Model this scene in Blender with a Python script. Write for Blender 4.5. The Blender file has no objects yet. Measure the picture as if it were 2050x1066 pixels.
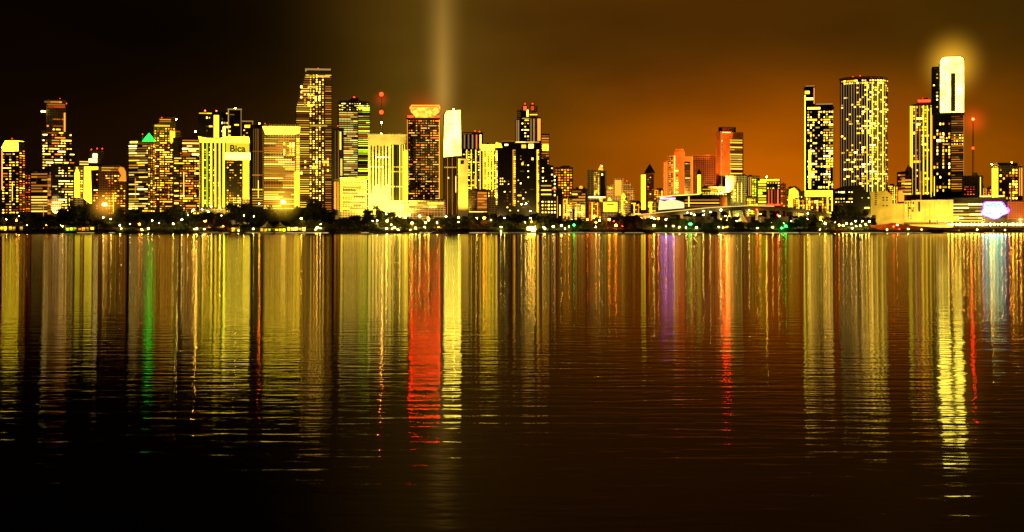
import bpy, bmesh, math, random
from mathutils import Vector, Matrix
random.seed(11)
R = random.random
F = 2816.0; CX = 1025.0; HY = 460.0; H = 6.0        # focal in photo pixels, horizon row, eye height
C = bpy.context.scene.collection
sc = bpy.context.scene
sc.view_settings.view_transform = 'Standard'; sc.view_settings.look = 'None'
sc.view_settings.exposure = 0; sc.view_settings.gamma = 1
sc.cycles.use_denoising = True
sc.cycles.sample_clamp_indirect = 0
sc.cycles.max_bounces = 4; sc.cycles.diffuse_bounces = 1; sc.cycles.glossy_bounces = 2
sc.cycles.volume_max_steps = 64

def X(px, D): return (px - CX) / F * D
def Z(py, D): return H + (HY - py) / F * D

# ------------------------------------------------------------------ materials
def newmat(name):
    m = bpy.data.materials.new(name); m.use_nodes = True
    nt = m.node_tree; nt.nodes.clear()
    o = nt.nodes.new('ShaderNodeOutputMaterial')
    return m, nt, o
def N(nt, t, **k):
    n = nt.nodes.new(t)
    for a, v in k.items(): setattr(n, a, v)
    return n
def mth(nt, op, a, b=None):
    n = N(nt, 'ShaderNodeMath', operation=op)
    for i, v in enumerate((a, b)):
        if v is None: continue
        if isinstance(v, (int, float)): n.inputs[i].default_value = v
        else: nt.links.new(v, n.inputs[i])
    return n.outputs[0]

def emat(name, col, s, var=.9, sample=False):
    """self-lit window, lamp or lit wall face; strength differs from piece to piece"""
    m, nt, o = newmat(name)
    e = N(nt, 'ShaderNodeEmission'); e.inputs[0].default_value = (*col, 1)
    if var:
        oi = N(nt, 'ShaderNodeObjectInfo'); g = N(nt, 'ShaderNodeNewGeometry')
        r = mth(nt, 'FRACT', mth(nt, 'ADD', oi.outputs['Random'], g.outputs['Random Per Island']))
        r = mth(nt, 'POWER', r, 1.4)
        s_ = mth(nt, 'ADD', mth(nt, 'MULTIPLY', r, s * var * 1.7), s * (1 - var))
        nt.links.new(s_, e.inputs[1])
    else: e.inputs[1].default_value = s
    nt.links.new(e.outputs[0], o.inputs[0])
    m.cycles.emission_sampling = 'FRONT' if sample else 'NONE'
    return m

def cmat(name, col, s, scale=.05):
    m, nt, o = newmat(name); e = N(nt, 'ShaderNodeEmission'); e.inputs[0].default_value = (*col, 1)
    tc = N(nt, 'ShaderNodeTexCoord'); t = N(nt, 'ShaderNodeTexNoise'); t.inputs['Scale'].default_value = scale; t.inputs['Detail'].default_value = 3; nt.links.new(tc.outputs['Object'], t.inputs['Vector'])
    mr = N(nt, 'ShaderNodeMapRange'); mr.inputs['From Min'].default_value = .32; mr.inputs['From Max'].default_value = .68; mr.inputs['To Min'].default_value = s * .45; mr.inputs['To Max'].default_value = s * 1.45
    nt.links.new(t.outputs[0], mr.inputs['Value']); nt.links.new(mr.outputs[0], e.inputs[1]); nt.links.new(e.outputs[0], o.inputs[0]); m.cycles.emission_sampling = 'FRONT'; return m
def wmat(name, col, glass=None, fh=3.6, bw=4.0, rough=.7, frac=.35):
    """wall with rows of dark glass panes (fh = floor height in metres)"""
    m, nt, o = newmat(name)
    p = N(nt, 'ShaderNodeBsdfPrincipled'); p.inputs['Roughness'].default_value = rough
    tc = N(nt, 'ShaderNodeTexCoord'); sx = N(nt, 'ShaderNodeSeparateXYZ'); nt.links.new(tc.outputs['Object'], sx.inputs[0])
    ns = N(nt, 'ShaderNodeTexNoise'); ns.inputs['Scale'].default_value = .06; nt.links.new(tc.outputs['Object'], ns.inputs['Vector'])
    mr = N(nt, 'ShaderNodeMapRange'); mr.inputs['From Min'].default_value = .3; mr.inputs['From Max'].default_value = .7
    mr.inputs['To Min'].default_value = .75; mr.inputs['To Max'].default_value = 1.15; nt.links.new(ns.outputs[0], mr.inputs['Value'])
    mx = N(nt, 'ShaderNodeMix', data_type='RGBA', blend_type='MULTIPLY'); mx.inputs[0].default_value = 1
    mx.inputs[6].default_value = (*col, 1); nt.links.new(mr.outputs[0], mx.inputs[7])
    out = mx.outputs[2]
    if glass:
        hor = mth(nt, 'ADD', sx.outputs[0], sx.outputs[1])
        a = mth(nt, 'LESS_THAN', mth(nt, 'FRACT', mth(nt, 'DIVIDE', sx.outputs[2], fh)), .62 if frac is None else frac + .2)
        b = mth(nt, 'LESS_THAN', mth(nt, 'FRACT', mth(nt, 'DIVIDE', hor, bw)), .68)
        ab = mth(nt, 'MULTIPLY', a, b)
        mg = N(nt, 'ShaderNodeMix', data_type='RGBA'); nt.links.new(ab, mg.inputs[0])
        nt.links.new(out, mg.inputs[6]); mg.inputs[7].default_value = (*glass, 1); out = mg.outputs[2]
        rr = mth(nt, 'SUBTRACT', rough, mth(nt, 'MULTIPLY', ab, rough - .15)); nt.links.new(rr, p.inputs['Roughness'])
    nt.links.new(out, p.inputs['Base Color']); nt.links.new(p.outputs[0], o.inputs[0])
    return m

GL = (.02, .02, .025)
W_DARK = wmat('dark_glass_wall', (.035, .03, .025), (.01, .01, .012), 3.6, 3.0, .4)
W_BLACK = wmat('black_glass_wall', (.012, .012, .012), None, rough=.3)
W_GREY = wmat('grey_concrete_wall', (.22, .2, .17), GL)
W_TAN = wmat('tan_concrete_wall', (.42, .32, .2), GL, 3.6, 4.4)
W_CREAM = wmat('cream_painted_wall', (.72, .66, .52), GL, 3.6, 5.0, frac=.2)
W_PLAIN = wmat('floodlight_yellow_wall', (.74, .66, .2))  # yellow of the floodlight put into the wall colour
W_WHITE = wmat('white_plain_wall', (.8, .78, .72))
W_ORANGE = wmat('terracotta_wall', (.62, .17, .04))
W_RUST = wmat('rust_wall', (.45, .13, .04), (.08, .03, .02), 3.6, 4)
W_BROWN = wmat('brown_wall', (.3, .13, .05), (.05, .02, .01), 3.6, 4)
M_METAL = wmat('dark_metal', (.06, .055, .05), rough=.4)
M_ROOF = wmat('dark_roof', (.03, .028, .026), rough=.8)

Ye = emat('yellow_window_light', (1, .48, .015), 4.0)
Pa = emat('pale_window_light', (1, .57, .05), 6.4)
Wh = emat('white_window_light', (1, .70, .15), 6.0)
Or = emat('orange_window_light', (1, .20, .008), 2.6)
Ta = emat('tan_window_light', (1, .28, .02), .5)
Dm = emat('dim_window_light', (.9, .5, .1), .2)
Gy = emat('green_yellow_window_light', (.55, .80, .012), 4)
Co = emat('cool_window_light', (.9, .78, .16), 1.1)
Re = emat('red_window_light', (1, .09, .02), 1.4)
RBAND = emat('red_crown_light', (1, .006, .0004), 150, 0, True)
RSOFT = emat('red_trim_light', (1, .03, .008), 6, 0)
BEAC = emat('red_beacon_light', (1, .05, .02), 25, 0, True)
GREEN = emat('green_roof_light', (.006, 1, .02), 10, 0, True)
WBEAC = emat('white_lamp_light', (1, .66, .12), 260, 0, True)
YLAMP = emat('yellow_lamp_light', (1, .56, .04), 250, 0, True)
OLAMP = emat('orange_lamp_light', (1, .17, .005), 230, 0, True)
RLAMP = emat('red_lamp_light', (1, .03, .006), 7, 0, True)
GLAMP = emat('green_lamp_light', (.008, 1, .04), 110, 0, True)
SRED = emat('shore_red_light', (1, .008, .001), 170, 0, True)
VIOL = emat('added_violet_light', (.38, .05, 1), 60, 0, True)
MASTR = emat('mast_red_light', (1, .010, .002), 130, 0, True)
REDADDED = emat('added_red_strip_light', (1, .012, .002), 150, 0, True)
CROWNGLOW = cmat('floodlit_crown_glow', (1, .76, .018), 7, .15)  # floodlit crown walls, their light put in as emission
PANEL2 = emat('lit_sign_panel_pale', (1, .80, .06), 7.5, 0)
STRIPY = emat('yellow_strip_and_wall_glow', (1, .74, .025), 2.7, .3)  # also on whole fronts and fins, emitting in place of floodlight
STRIPW = emat('white_strip_light', (1, .72, .08), 3.0, .3)
STRIPT = emat('tan_strip_light', (1, .58, .18), .4, .4)
STRIPO = emat('orange_strip_light', (1, .34, .025), 1.6, .4)

# ------------------------------------------------------------------ mesh helpers
def link(name, me, mat=None, parent=None):
    o = bpy.data.objects.new(name, me); C.objects.link(o)
    if mat and me and not me.materials: me.materials.append(mat)
    if parent: o.parent = parent
    return o
def mesh_from(verts, faces, name='mesh'):
    me = bpy.data.meshes.new(name); me.from_pydata(verts, [], faces); me.update(); return me
BF = [(0, 1, 3, 2), (4, 6, 7, 5), (0, 4, 5, 1), (2, 3, 7, 6), (0, 2, 6, 4), (1, 5, 7, 3)]
class MB:
    def __init__(s): s.v = []; s.f = []
    def box(s, x0, y0, z0, x1, y1, z1, rot=None):
        n = len(s.v)
        for x in (x0, x1):
            for y in (y0, y1):
                for z in (z0, z1):
                    p = Vector((x, y, z)); s.v.append(tuple(rot @ p) if rot else tuple(p))
        s.f += [tuple(n + i for i in q) for q in BF]
    def prism(s, poly, y0, y1):            # outline in x,z, extruded along y
        n = len(s.v); k = len(poly)
        s.v += [(x, y0, z) for x, z in poly] + [(x, y1, z) for x, z in poly]
        s.f.append(tuple(range(n, n + k))); s.f.append(tuple(range(n + 2 * k - 1, n + k - 1, -1)))
        for i in range(k):
            j = (i + 1) % k; s.f.append((n + j, n + i, n + k + i, n + k + j))
    def lathe(s, prof, seg=12, cx=0, cy=0, sx=1, sy=1):    # profile (r, z)
        n = len(s.v); k = len(prof)
        for r, z in prof:
            for a in range(seg):
                t = 2 * math.pi * a / seg; s.v.append((cx + r * sx * math.cos(t), cy + r * sy * math.sin(t), z))
        for i in range(k - 1):
            for a in range(seg):
                b = (a + 1) % seg
                s.f.append((n + i * seg + a, n + i * seg + b, n + (i + 1) * seg + b, n + (i + 1) * seg + a))
        s.f.append(tuple(n + a for a in range(seg - 1, -1, -1))); s.f.append(tuple(n + (k - 1) * seg + a for a in range(seg)))
    def tube(s, p, q, r, r2=None, seg=6):
        p = Vector(p); q = Vector(q); d = (q - p); m = d.to_track_quat('Z', 'Y').to_matrix(); n = len(s.v)
        r2 = r if r2 is None else r2
        for c, rr in ((p, r), (q, r2)):
            for a in range(seg):
                t = 2 * math.pi * a / seg; s.v.append(tuple(c + m @ Vector((rr * math.cos(t), rr * math.sin(t), 0))))
        for a in range(seg):
            b = (a + 1) % seg; s.f.append((n + a, n + b, n + seg + b, n + seg + a))
        s.f.append(tuple(n + a for a in range(seg - 1, -1, -1))); s.f.append(tuple(n + seg + a for a in range(seg)))
    def build(s, name, mat, parent=None):
        me = mesh_from(s.v, s.f, name); return link(name, me, mat, parent)
def ball(mb, c, r, seg=10, rings=6, sz=1):
    mb.lathe([(max(.001, r * math.sin(math.pi * i / rings)), c[2] - r * sz * math.cos(math.pi * i / rings)) for i in range(rings + 1)], seg, c[0], c[1])
def tagit(o, label, cat, group=None, kind=None):
    if label: o['label'] = label
    if cat: o['category'] = cat
    if group: o['group'] = group
    if kind: o['kind'] = kind
    return o

PANES = {}
def pane_mesh(mat):                         # shared unit pane: x,z in -.5...5, sticks out 1 towards -y
    if mat.name not in PANES:
        mb = MB(); mb.box(-.5, -1, -.5, .5, 0, .5)
        me = mesh_from(mb.v, mb.f, 'pane'); me.materials.append(mat); PANES[mat.name] = me
    return PANES[mat.name]

BY = emat('yellow_band_light', (1, .58, .03), 1.6, .7); BP = emat('pale_band_light', (1, .60, .08), 1.9, .7); BO = emat('orange_band_light', (1, .34, .03), .8, .7)
RW = emat('soft_window_light', (1, .52, .09), 1.3)
ALL = []
class Bld:
    def __init__(s, name, label, x0, x1, yt, D, wall=W_DARK, side=0, depth=None, poly=None, cat=None, nick=None, body=True, ang=None):
        s.D = D; s.U = D / F; s.x0 = x0; s.x1 = x1; s.yt = yt; s.side = side; s.nick = nick or label
        S = x1 - x0
        if side == 0:
            s.j = 0; s.fx0, s.fx1 = x0, x1; s.d = (depth or S * .7) * s.U; pc = (x0 + x1) / 2
        else:
            s.j = ang if ang is not None else math.radians(28)
            if side > 0: s.fx0, s.fx1, pc = x0, x1 - side, x1 - side
            else: s.fx0, s.fx1, pc = x0 - side, x1, x0 - side
            s.d = abs(side) * s.U / math.sin(s.j)
        s.w = (s.fx1 - s.fx0) * s.U / math.cos(s.j); s.mid = (s.fx0 + s.fx1) / 2
        a = math.atan((pc - CX) / F)
        th = -a - s.j * (1 if side > 0 else -1)
        u = Vector((math.cos(th), math.sin(th), 0)); corner = Vector((X(pc, D), D, 0))
        off = 0 if side == 0 else (s.w / 2 if side > 0 else -s.w / 2)
        s.e = link(name, None); s.e.location = corner - u * off; s.e.rotation_euler = (0, 0, th)
        tagit(s.e, label, cat or 'building'); s.wins = []; s.wall = wall
        if body:
            mb = MB()
            if poly: mb.prism([(s.lx(p), s.z(q)) for p, q in poly], 0, s.d)
            else: mb.box(-s.w / 2, 0, 1, s.w / 2, s.d, s.z(yt))
            mb.build('wall', wall, s.e)
        ALL.append(s)
    def lx(s, px): return (px - s.mid) * s.U / math.cos(s.j)
    def z(s, py): return Z(py, s.D)
    def win(s, x0, y0, x1, y1, mat, name='window', face='F', out=.35):
        s.wins.append((abs((x1 - x0) * (y1 - y0)) * (.999 + .002 * R()), x0, y0, x1, y1, mat, name, face, out))
    def pick(s, mats):
        if not isinstance(mats, (list, tuple)): return mats
        return random.choice(mats)
    def rng(s, face):
        if face == 'F': return s.fx0, s.fx1
        return (s.fx1, s.x1) if s.side > 0 else (s.x0, s.fx0)
    # window layouts over a rectangle given in photo pixels
    def rand(s, x0, y0, x1, y1, cw=4.6, ch=4.8, p=.4, mats=(Ye, Pa, Pa, Or), fw=.46, fh=.34, run=.14, face='F', clump=.5):
        nx = max(1, int((x1 - x0) / cw)); ny = max(1, int((y1 - y0) / ch)); cw = (x1 - x0) / nx; ch = (y1 - y0) / ny
        colp = [p * (.15 + 1.7 * R()) for _ in range(nx)]
        for j in range(ny):
            rp = 1 - clump + 2 * clump * R(); i = 0
            while i < nx:
                if R() < colp[i] * rp * 1.15:
                    k = 1
                    while i + k < nx and R() < run and k < 4: k += 1
                    h = ch * fh * (.8 + .4 * R())
                    ya = y0 + j * ch + (ch - h) / 2
                    s.win(x0 + (i + (1 - fw) / 2) * cw, ya, x0 + (i + k - (1 - fw) / 2) * cw, ya + h, s.pick(mats), face=face)
                    i += k
                else: i += 1
    def bands(s, x0, y0, x1, y1, ch=4.6, fh=.36, mats=(Ye, Pa), brk=.08, face='F', p=1, seglen=None):
        mats = [{Ye: BY, Pa: BP, Or: BO}.get(m, m) for m in mats]
        ny = max(1, int((y1 - y0) / ch)); ch = (y1 - y0) / ny
        for j in range(ny):
            if R() > p: continue
            xa = x0
            while xa < x1 - .5:
                L = (x1 - x0) if R() > brk * 4 else (x1 - x0) * (.25 + .5 * R())
                if seglen: L = seglen * (.6 + .8 * R())
                xb = min(x1, xa + L)
                if R() > brk: s.win(xa + .25, y0 + j * ch + ch * (1 - fh) / 2, xb - .25, y0 + j * ch + ch * (1 + fh) / 2, s.pick(mats), 'window_band', face)
                xa = xb
    def cols(s, x0, y0, x1, y1, cw=5, fw=.4, mats=(Ta,), face='F', name='light_strip'):
        nx = max(1, int(round((x1 - x0) / cw))); cw = (x1 - x0) / nx
        for i in range(nx): s.win(x0 + (i + (1 - fw) / 2) * cw, y0, x0 + (i + (1 + fw) / 2) * cw, y1, s.pick(mats), name, face)
    def dots(s, x0, y0, x1, y1, cw=5, ch=5, fw=.5, fh=.5, mats=(Pa,), face='F', p=1):
        nx = max(1, int(round((x1 - x0) / cw))); ny = max(1, int(round((y1 - y0) / ch))); cw = (x1 - x0) / nx; ch = (y1 - y0) / ny
        for j in range(ny):
            for i in range(nx):
                if R() < p: s.win(x0 + (i + (1 - fw) / 2) * cw, y0 + (j + (1 - fh) / 2) * ch, x0 + (i + (1 + fw) / 2) * cw, y0 + (j + (1 + fh) / 2) * ch, s.pick(mats), face=face)
    def block(s, name, x0, y0, x1, y1, mat, front=0, back=None):     # px rectangle, metres in front of / behind facade
        mb = MB(); mb.box(s.lx(x0), -front, s.z(y1), s.lx(x1), s.d * .97 if back is None else back, s.z(y0)); return mb.build(name, mat, s.e)
    def poly(s, name, pts, mat, front=0, back=None):
        mb = MB(); mb.prism([(s.lx(p), s.z(q)) for p, q in pts], -front, s.d * .97 if back is None else back); return mb.build(name, mat, s.e)
    def roofbits(s, n=3, h=4, mat=M_ROOF):
        L = s.fx1 - s.fx0
        for i in range(n):
            a = s.fx0 + L * (.08 + .8 * R() * .9); b = min(s.fx1 - 1, a + L * (.1 + .18 * R()))
            if b - a < 1: continue
            mb = MB(); mb.box(s.lx(a), s.d * (.2 + .1 * R()), s.z(s.yt) - .5, s.lx(b), s.d * (.6 + .2 * R()), s.z(s.yt - h * (.4 + .6 * R()))); mb.build('roof_box', mat, s.e)
    def parapet(s, mat=None, h=1.2, ledge=.8):
        mb = MB(); z = s.z(s.yt); w = s.w / 2 + ledge
        mb.box(-w, -ledge, z + .003, w, s.d + ledge, z + h); mb.build('parapet', mat or s.wall, s.e)
    def beacon(s, px, py, mat=BEAC, r=1.3, base=None):
        zb = s.z(base if base is not None else s.yt); z = s.z(py); y = s.d * .4
        mb = MB(); mb.tube((s.lx(px), y, zb - 1), (s.lx(px), y, z), .35); m = mb.build('mast', M_METAL, s.e)
        mb = MB(); ball(mb, (s.lx(px), y, z), r * s.U); mb.build('beacon', mat, m)
    def finish(s):
        s.wins.sort(key=lambda w: -w[0]); cnt = {}; rest = {}
        cj, sj = math.cos(s.j), math.sin(s.j)
        for A, x0, y0, x1, y1, mat, name, face, out in s.wins:
            z0, z1 = s.z(y1), s.z(y0)
            if face == 'F':
                a, b = s.lx(x0), s.lx(x1); loc = ((a + b) / 2, 0, (z0 + z1) / 2); rz = 0; w = b - a
            elif s.side > 0:
                a, b = (x0 - s.fx1) * s.U / sj, (x1 - s.fx1) * s.U / sj; loc = (s.w / 2, (a + b) / 2, (z0 + z1) / 2); rz = math.pi / 2; w = b - a
            else:
                a, b = (s.fx0 - x1) * s.U / sj, (s.fx0 - x0) * s.U / sj; loc = (-s.w / 2, (a + b) / 2, (z0 + z1) / 2); rz = -math.pi / 2; w = b - a
            cnt[name] = cnt.get(name, 0) + 1
            if cnt[name] <= 99:
                o = link(name, pane_mesh(mat), None, s.e); o.location = loc; o.rotation_euler = (0, 0, rz); o.scale = (w, out, z1 - z0)
            else:
                mb, ms, mi = rest.setdefault(name, (MB(), [], []))
                M = Matrix.Rotation(rz, 3, 'Z'); n = len(mb.v)
                for x in (-w / 2, w / 2):
                    for y in (-out, 0):
                        for z in (z0 - loc[2], z1 - loc[2]): mb.v.append(tuple(M @ Vector((x, y, z)) + Vector(loc)))
                mb.f += [tuple(n + i for i in q) for q in BF]
                if mat not in ms: ms.append(mat)
                mi += [ms.index(mat)] * 6
        for name, (mb, ms, mi) in rest.items():
            me = mesh_from(mb.v, mb.f, name)
            for m in ms: me.materials.append(m)
            me.polygons.foreach_set('material_index', mi)
            o = link(name, me, None, s.e); o['kind'] = 'stuff'

def spot(px, py, D, tx, ty, TD, power, col=(1, .78, .22), size=50, blend=.6, name='floodlight'):
    l = bpy.data.lights.new(name, 'SPOT'); l.energy = power; l.color = col; l.spot_size = math.radians(size); l.spot_blend = blend; l.shadow_soft_size = 0
    o = link(name, l); a = Vector((X(px, D), D, Z(py, D))); b = Vector((X(tx, TD), TD, Z(ty, TD))); o.location = a
    o.rotation_euler = (b - a).to_track_quat('-Z', 'Y').to_euler()
    return o
def point(px, z, D, power, col=(1, .6, .15), name='street_glow'):
    l = bpy.data.lights.new(name, 'POINT'); l.energy = power; l.color = col; l.shadow_soft_size = 0
    o = link(name, l); o.location = (X(px, D), D, z); return o

# ================================================================== THE CITY (left to right)
b = Bld('apartment_tower', 'dark tower at far left with glowing yellow top floor and red edge', 3, 50, 283, 2330, W_DARK, side=12, nick='far left yellow-topped tower')
b.poly('crown', [(9, 303), (5, 296), (12, 282), (36, 282), (37, 303)], CROWNGLOW, .5); b.rand(5, 306, 38, 440, 6, 5.4, .5); b.rand(38, 300, 50, 440, 5, 4.6, .8, (Or, Or, Re, Ye), face='S'); b.cols(4, 300, 8, 380, 4, .5, (STRIPO,)); b.beacon(20, 277, RLAMP, 1); b.block('roof_box', 8, 280, 24, 283, M_ROOF)
b = Bld('low_block', 'low orange-windowed block right behind the far left tower', 44, 62, 348, 2400, W_RUST, nick='low orange far-left block')
b.rand(45, 350, 61, 430, 5, 4.5, .7, (Or, Or, Re, Ta)); b.roofbits(2, 3)
b = Bld('apartment_block', 'mid-height block with slanting rows of orange and yellow windows and an orange right edge', 62, 104, 342, 2380, W_DARK, side=9, nick='block of orange window rows')
b.bands(64, 346, 95, 432, 5.4, .5, (Ye, Or, Or, Pa), .2); b.bands(95, 344, 104, 430, 6, .8, (Or, Ta), face='S'); b.roofbits(3, 4)
b = Bld('stepped_tower', 'tall slim stepped tower on the left, flat top with red rows of light', 85, 157, 201, 2480, W_TAN, depth=40,
        poly=[(85, 470), (85, 262), (94, 262), (94, 201), (132, 201), (132, 264), (142, 266), (142, 282), (149, 284), (149, 296), (157, 298), (157, 470)], nick='tall stepped tower on the left')
b.bands(90, 203, 124, 207, 4, .8, (Or,)); b.bands(96, 208, 130, 217, 4.5, .7, (Re, Or), .1); b.bands(96, 219, 130, 226, 5, .6, (Ye, Pa, Or), .1)
b.cols(126, 226, 132, 264, 5, .5, (STRIPO,)); b.rand(94, 236, 128, 270, 5.5, 6, .5, (Or, Pa, Re), run=.6)
b.rand(86, 268, 149, 340, 5.5, 5.2, .55, (Ye, Pa, Wh, Or), run=.5); b.rand(86, 340, 157, 440, 5.5, 5.2, .4, (Ye, Pa, Or)); b.win(84, 223, 93, 226, Wh, 'balcony_light', out=3)
b.beacon(120, 197, RLAMP, 1.2, 201); b.beacon(97, 201, RLAMP, 1, 201); b.beacon(132, 206, RLAMP, 1.4, 262); b.block('roof_box', 97, 198, 122, 201, M_ROOF)
b = Bld('apartment_block', 'dark block dotted with many small pale windows in front of the tall stepped tower', 103, 148, 330, 2350, W_DARK, nick='pale dotted block before the stepped tower')
b.rand(104, 334, 147, 440, 6, 5.2, .6, (Pa, Wh, Wh, Ye), run=.4); b.roofbits(3, 3)
b = Bld('lit_block', 'narrow bright yellow block just right of the pale dotted block', 144, 166, 334, 2360, W_CREAM, nick='narrow yellow block')
b.poly('lit_front', [(146, 396), (146, 352), (150, 346), (154, 334), (159, 346), (160, 396)], STRIPY, .4); b.rand(160, 340, 166, 400, 5, 5, .7, (Pa, Or)); b.rand(144, 336, 150, 350, 3, 4, .5)
b = Bld('mid_tower', 'mid-height tower with a white floodlit rooftop and one tall bright yellow floodlit strip', 160, 208, 328, 2390, W_DARK, nick='tower with white lit rooftop')
b.block('roof_house', 180, 302, 207, 328, W_GREY, 0); b.bands(160, 322, 178, 332, 5, .4, (Pa, Or)); b.win(178, 318, 194, 326, Wh, 'roof_light', out=1); b.win(186, 308, 194, 317, Wh, 'roof_light'); b.bands(182, 302, 206, 307, 4, .5, (RSOFT,))
b.beacon(183, 299, RLAMP, 1, 302); b.beacon(194, 297, RLAMP, 1.2, 302); b.beacon(204, 297, RLAMP, 1.2, 302)
b.poly('floodlit_strip', [(168, 398), (169, 334), (196, 334), (196, 340), (182, 341), (184, 408), (179, 408)], STRIPY, .6); b.rand(186, 342, 207, 420, 5, 5, .6, (Or, Pa, Re)); b.rand(161, 336, 168, 400, 3.5, 5, .7, (Pa, Ye))  # floodlit strip of wall shown by its own emission
b = Bld('rounded_block', 'low wide block with a rounded yellow right corner and scattered windows', 198, 253, 333, 2360, W_BROWN, poly=[(198, 470), (198, 336), (206, 332), (240, 331), (249, 335), (253, 344), (253, 470)], nick='rounded block on the left')
b.rand(199, 350, 251, 430, 5.4, 5, .5, (Pa, Ye, Or)); b.bands(204, 334, 238, 344, 5, .4, (Or, Ye), .2); b.poly('lit_corner', [(236, 340), (240, 334), (247, 336), (251, 344), (252, 362), (236, 362), (242, 352)], STRIPO, .4); b.bands(237, 360, 252, 363, 3, .8, (Ye,))
b = Bld('green_roof_tower', 'banded tower topped by a small glowing green pyramid roof', 257, 310, 286, 2350, W_DARK, side=14, nick='tower with the green pyramid roof')
b.bands(259, 290, 296, 425, 4.7, .5, (Pa, Pa, Ye, Dm, Ta, Wh), .22, seglen=16); b.dots(296, 290, 310, 425, 4.6, 4.7, .45, .45, (Ta, Or, Dm, Pa), face='S'); b.poly('cornice', [(257, 290), (262, 283), (306, 283), (308, 290)], W_CREAM, .6)
mb = MB(); w = 10 * b.U; zc = b.z(283.5); zt = b.z(266); cx = b.lx(293); mb.v = [(cx - w, 1, zc), (cx + w, 1, zc), (cx + w, 1 + 2 * w, zc), (cx - w, 1 + 2 * w, zc), (cx, 1 + w, zt)]; mb.f = [(0, 1, 4), (1, 2, 4), (2, 3, 4), (3, 0, 4), (3, 2, 1, 0)]
mb.build('roof', GREEN, b.e); b.beacon(280, 268, RLAMP, 1); b.win(262, 283, 276, 286, Pa, out=1.2)
b = Bld('apartment_tower', 'yellow dotted tower with a slanted roofline and a round white roof lamp', 308, 362, 246, 2400, W_BROWN, poly=[(308, 470), (308, 250), (318, 248), (318, 238), (352, 234), (352, 262), (362, 264), (362, 470)], nick='yellow dotted slanted-roof tower')
b.rand(309, 256, 361, 430, 4.8, 4.6, .62, (Ye, Ye, Pa, Or), run=.3); b.bands(310, 249, 340, 256, 4, .5, (Ye, Or)); b.bands(320, 238, 342, 246, 4, .5, (Or, RSOFT)); b.beacon(350, 238, WBEAC, 3.2, 246); b.win(340, 262, 350, 285, STRIPY, 'light_strip'); b.beacon(324, 235, RLAMP, 1, 240)
b = Bld('apartment_block', 'banded block right of the yellow dotted tower, stepping up to a small roof lamp', 347, 400, 275, 2370, W_DARK, poly=[(347, 470), (347, 276), (385, 276), (385, 266), (396, 266), (396, 276), (400, 276), (400, 470)], nick='stepped banded block')
b.bands(365, 279, 398, 312, 5, .5, (Pa, Ta, Wh), .15); b.rand(348, 300, 399, 430, 5.4, 4.9, .62, (Ta, Pa, Ye, Or), run=.6, fh=.45); b.beacon(391, 263, YLAMP, 1.8, 268)
b = Bld('dark_twin_tower', 'black tower with two red roof lamps and a bright yellow fin behind the sign building', 397, 458, 224, 2620, W_BLACK, nick='black twin-lamp tower')
b.block('light_fin', 428, 231, 438, 290, STRIPY, 1.2, 1); b.bands(399, 226, 426, 229, 3, .7, (Ye, Dm), .3); b.bands(438, 225, 457, 229, 3, .6, (Ye,)); b.rand(412, 232, 427, 275, 5, 8, .25, (Pa, Dm)); b.dots(442, 234, 457, 275, 5, 8, .5, .4, (Pa, Wh, Dm), p=.6); b.beacon(411, 221); b.beacon(433, 221); b.win(446, 254, 451, 274, Pa)
b = Bld('outlined_tower', 'dark slim tower outlined by thin tan light strips, behind the yellow sign building', 456, 484, 218, 2600, W_BLACK, nick='outlined dark tower')
b.block('roof_trim', 456, 218, 484, 220.5, STRIPT, .5); b.cols(456, 220, 459, 290, 3, .7, (STRIPT,)); b.cols(481, 220, 484, 290, 3, .7, (STRIPT,)); b.win(460, 229, 469, 231, Dm); b.win(469, 249, 478, 252, Pa); b.dots(457, 250, 462, 285, 5, 9, .8, .4, (Ye,)); b.beacon(471, 217, YLAMP, 1)
b = Bld('outlined_block', 'small tan-outlined block stepping down from the outlined dark tower', 484, 507, 242, 2610, W_BLACK, nick='small outlined block')
b.block('roof_trim', 484, 242, 507, 244.5, STRIPT, .5); b.cols(504, 245, 507, 290, 3, .7, (STRIPT,)); b.rand(486, 248, 503, 285, 5, 5, .6, (Ye, Pa, Or)); b.win(490, 251, 500, 256, Ye)
b = Bld('sign_building', 'yellow floodlit office building with a lit rooftop sign panel reading dark letters', 400, 499, 276, 2320, W_CREAM, nick='yellow sign building')
b.poly('crown', [(402, 286), (398, 274), (415, 278), (435, 279), (455, 274), (497, 274), (499, 286)], CROWNGLOW, 1.0, 6)
sp = b.block('sign_panel', 452, 286, 498, 306, emat('sign_face', (1, .78, .03), .95, 0), 1.6, 5); b.block('lit_canopy', 450, 306, 500, 320, PANEL2, 2.4, 5)
b.block('dark_back', 402, 287, 452, 418, W_DARK, .15, 1); b.cols(403, 287, 452, 415, 8.2, .42, (STRIPY, Gy, STRIPY)); b.dots(407, 288, 452, 415, 8.2, 5, .3, .4, (Ye, Pa, Ta), p=.55)
b.block('dark_bay', 452, 321, 485, 470, W_BLACK, .2, 3); b.rand(453, 323, 484, 415, 5, 5, .45, (Or, Ta, Pa, Ye)); b.block('light_fin', 486, 320, 497, 397, STRIPY, 1.2, 2); b.rand(453, 395, 499, 425, 4, 4, .6, (Ye, Pa))
cu = bpy.data.curves.new('t', 'FONT'); cu.body = 'Bica'; cu.size = 19 * b.U; cu.extrude = .3; cu.offset = .35; cu.align_x = 'CENTER'
to = bpy.data.objects.new('t', cu); C.objects.link(to); bpy.context.view_layer.update()
tm = bpy.data.meshes.new_from_object(to.evaluated_get(bpy.context.evaluated_depsgraph_get())); bpy.data.objects.remove(to)
t = link('lettering', tm, W_BLACK, sp); t.location = (b.lx(475), -2.0, b.z(304)); t.rotation_euler = (math.pi / 2, 0, 0)
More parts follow.
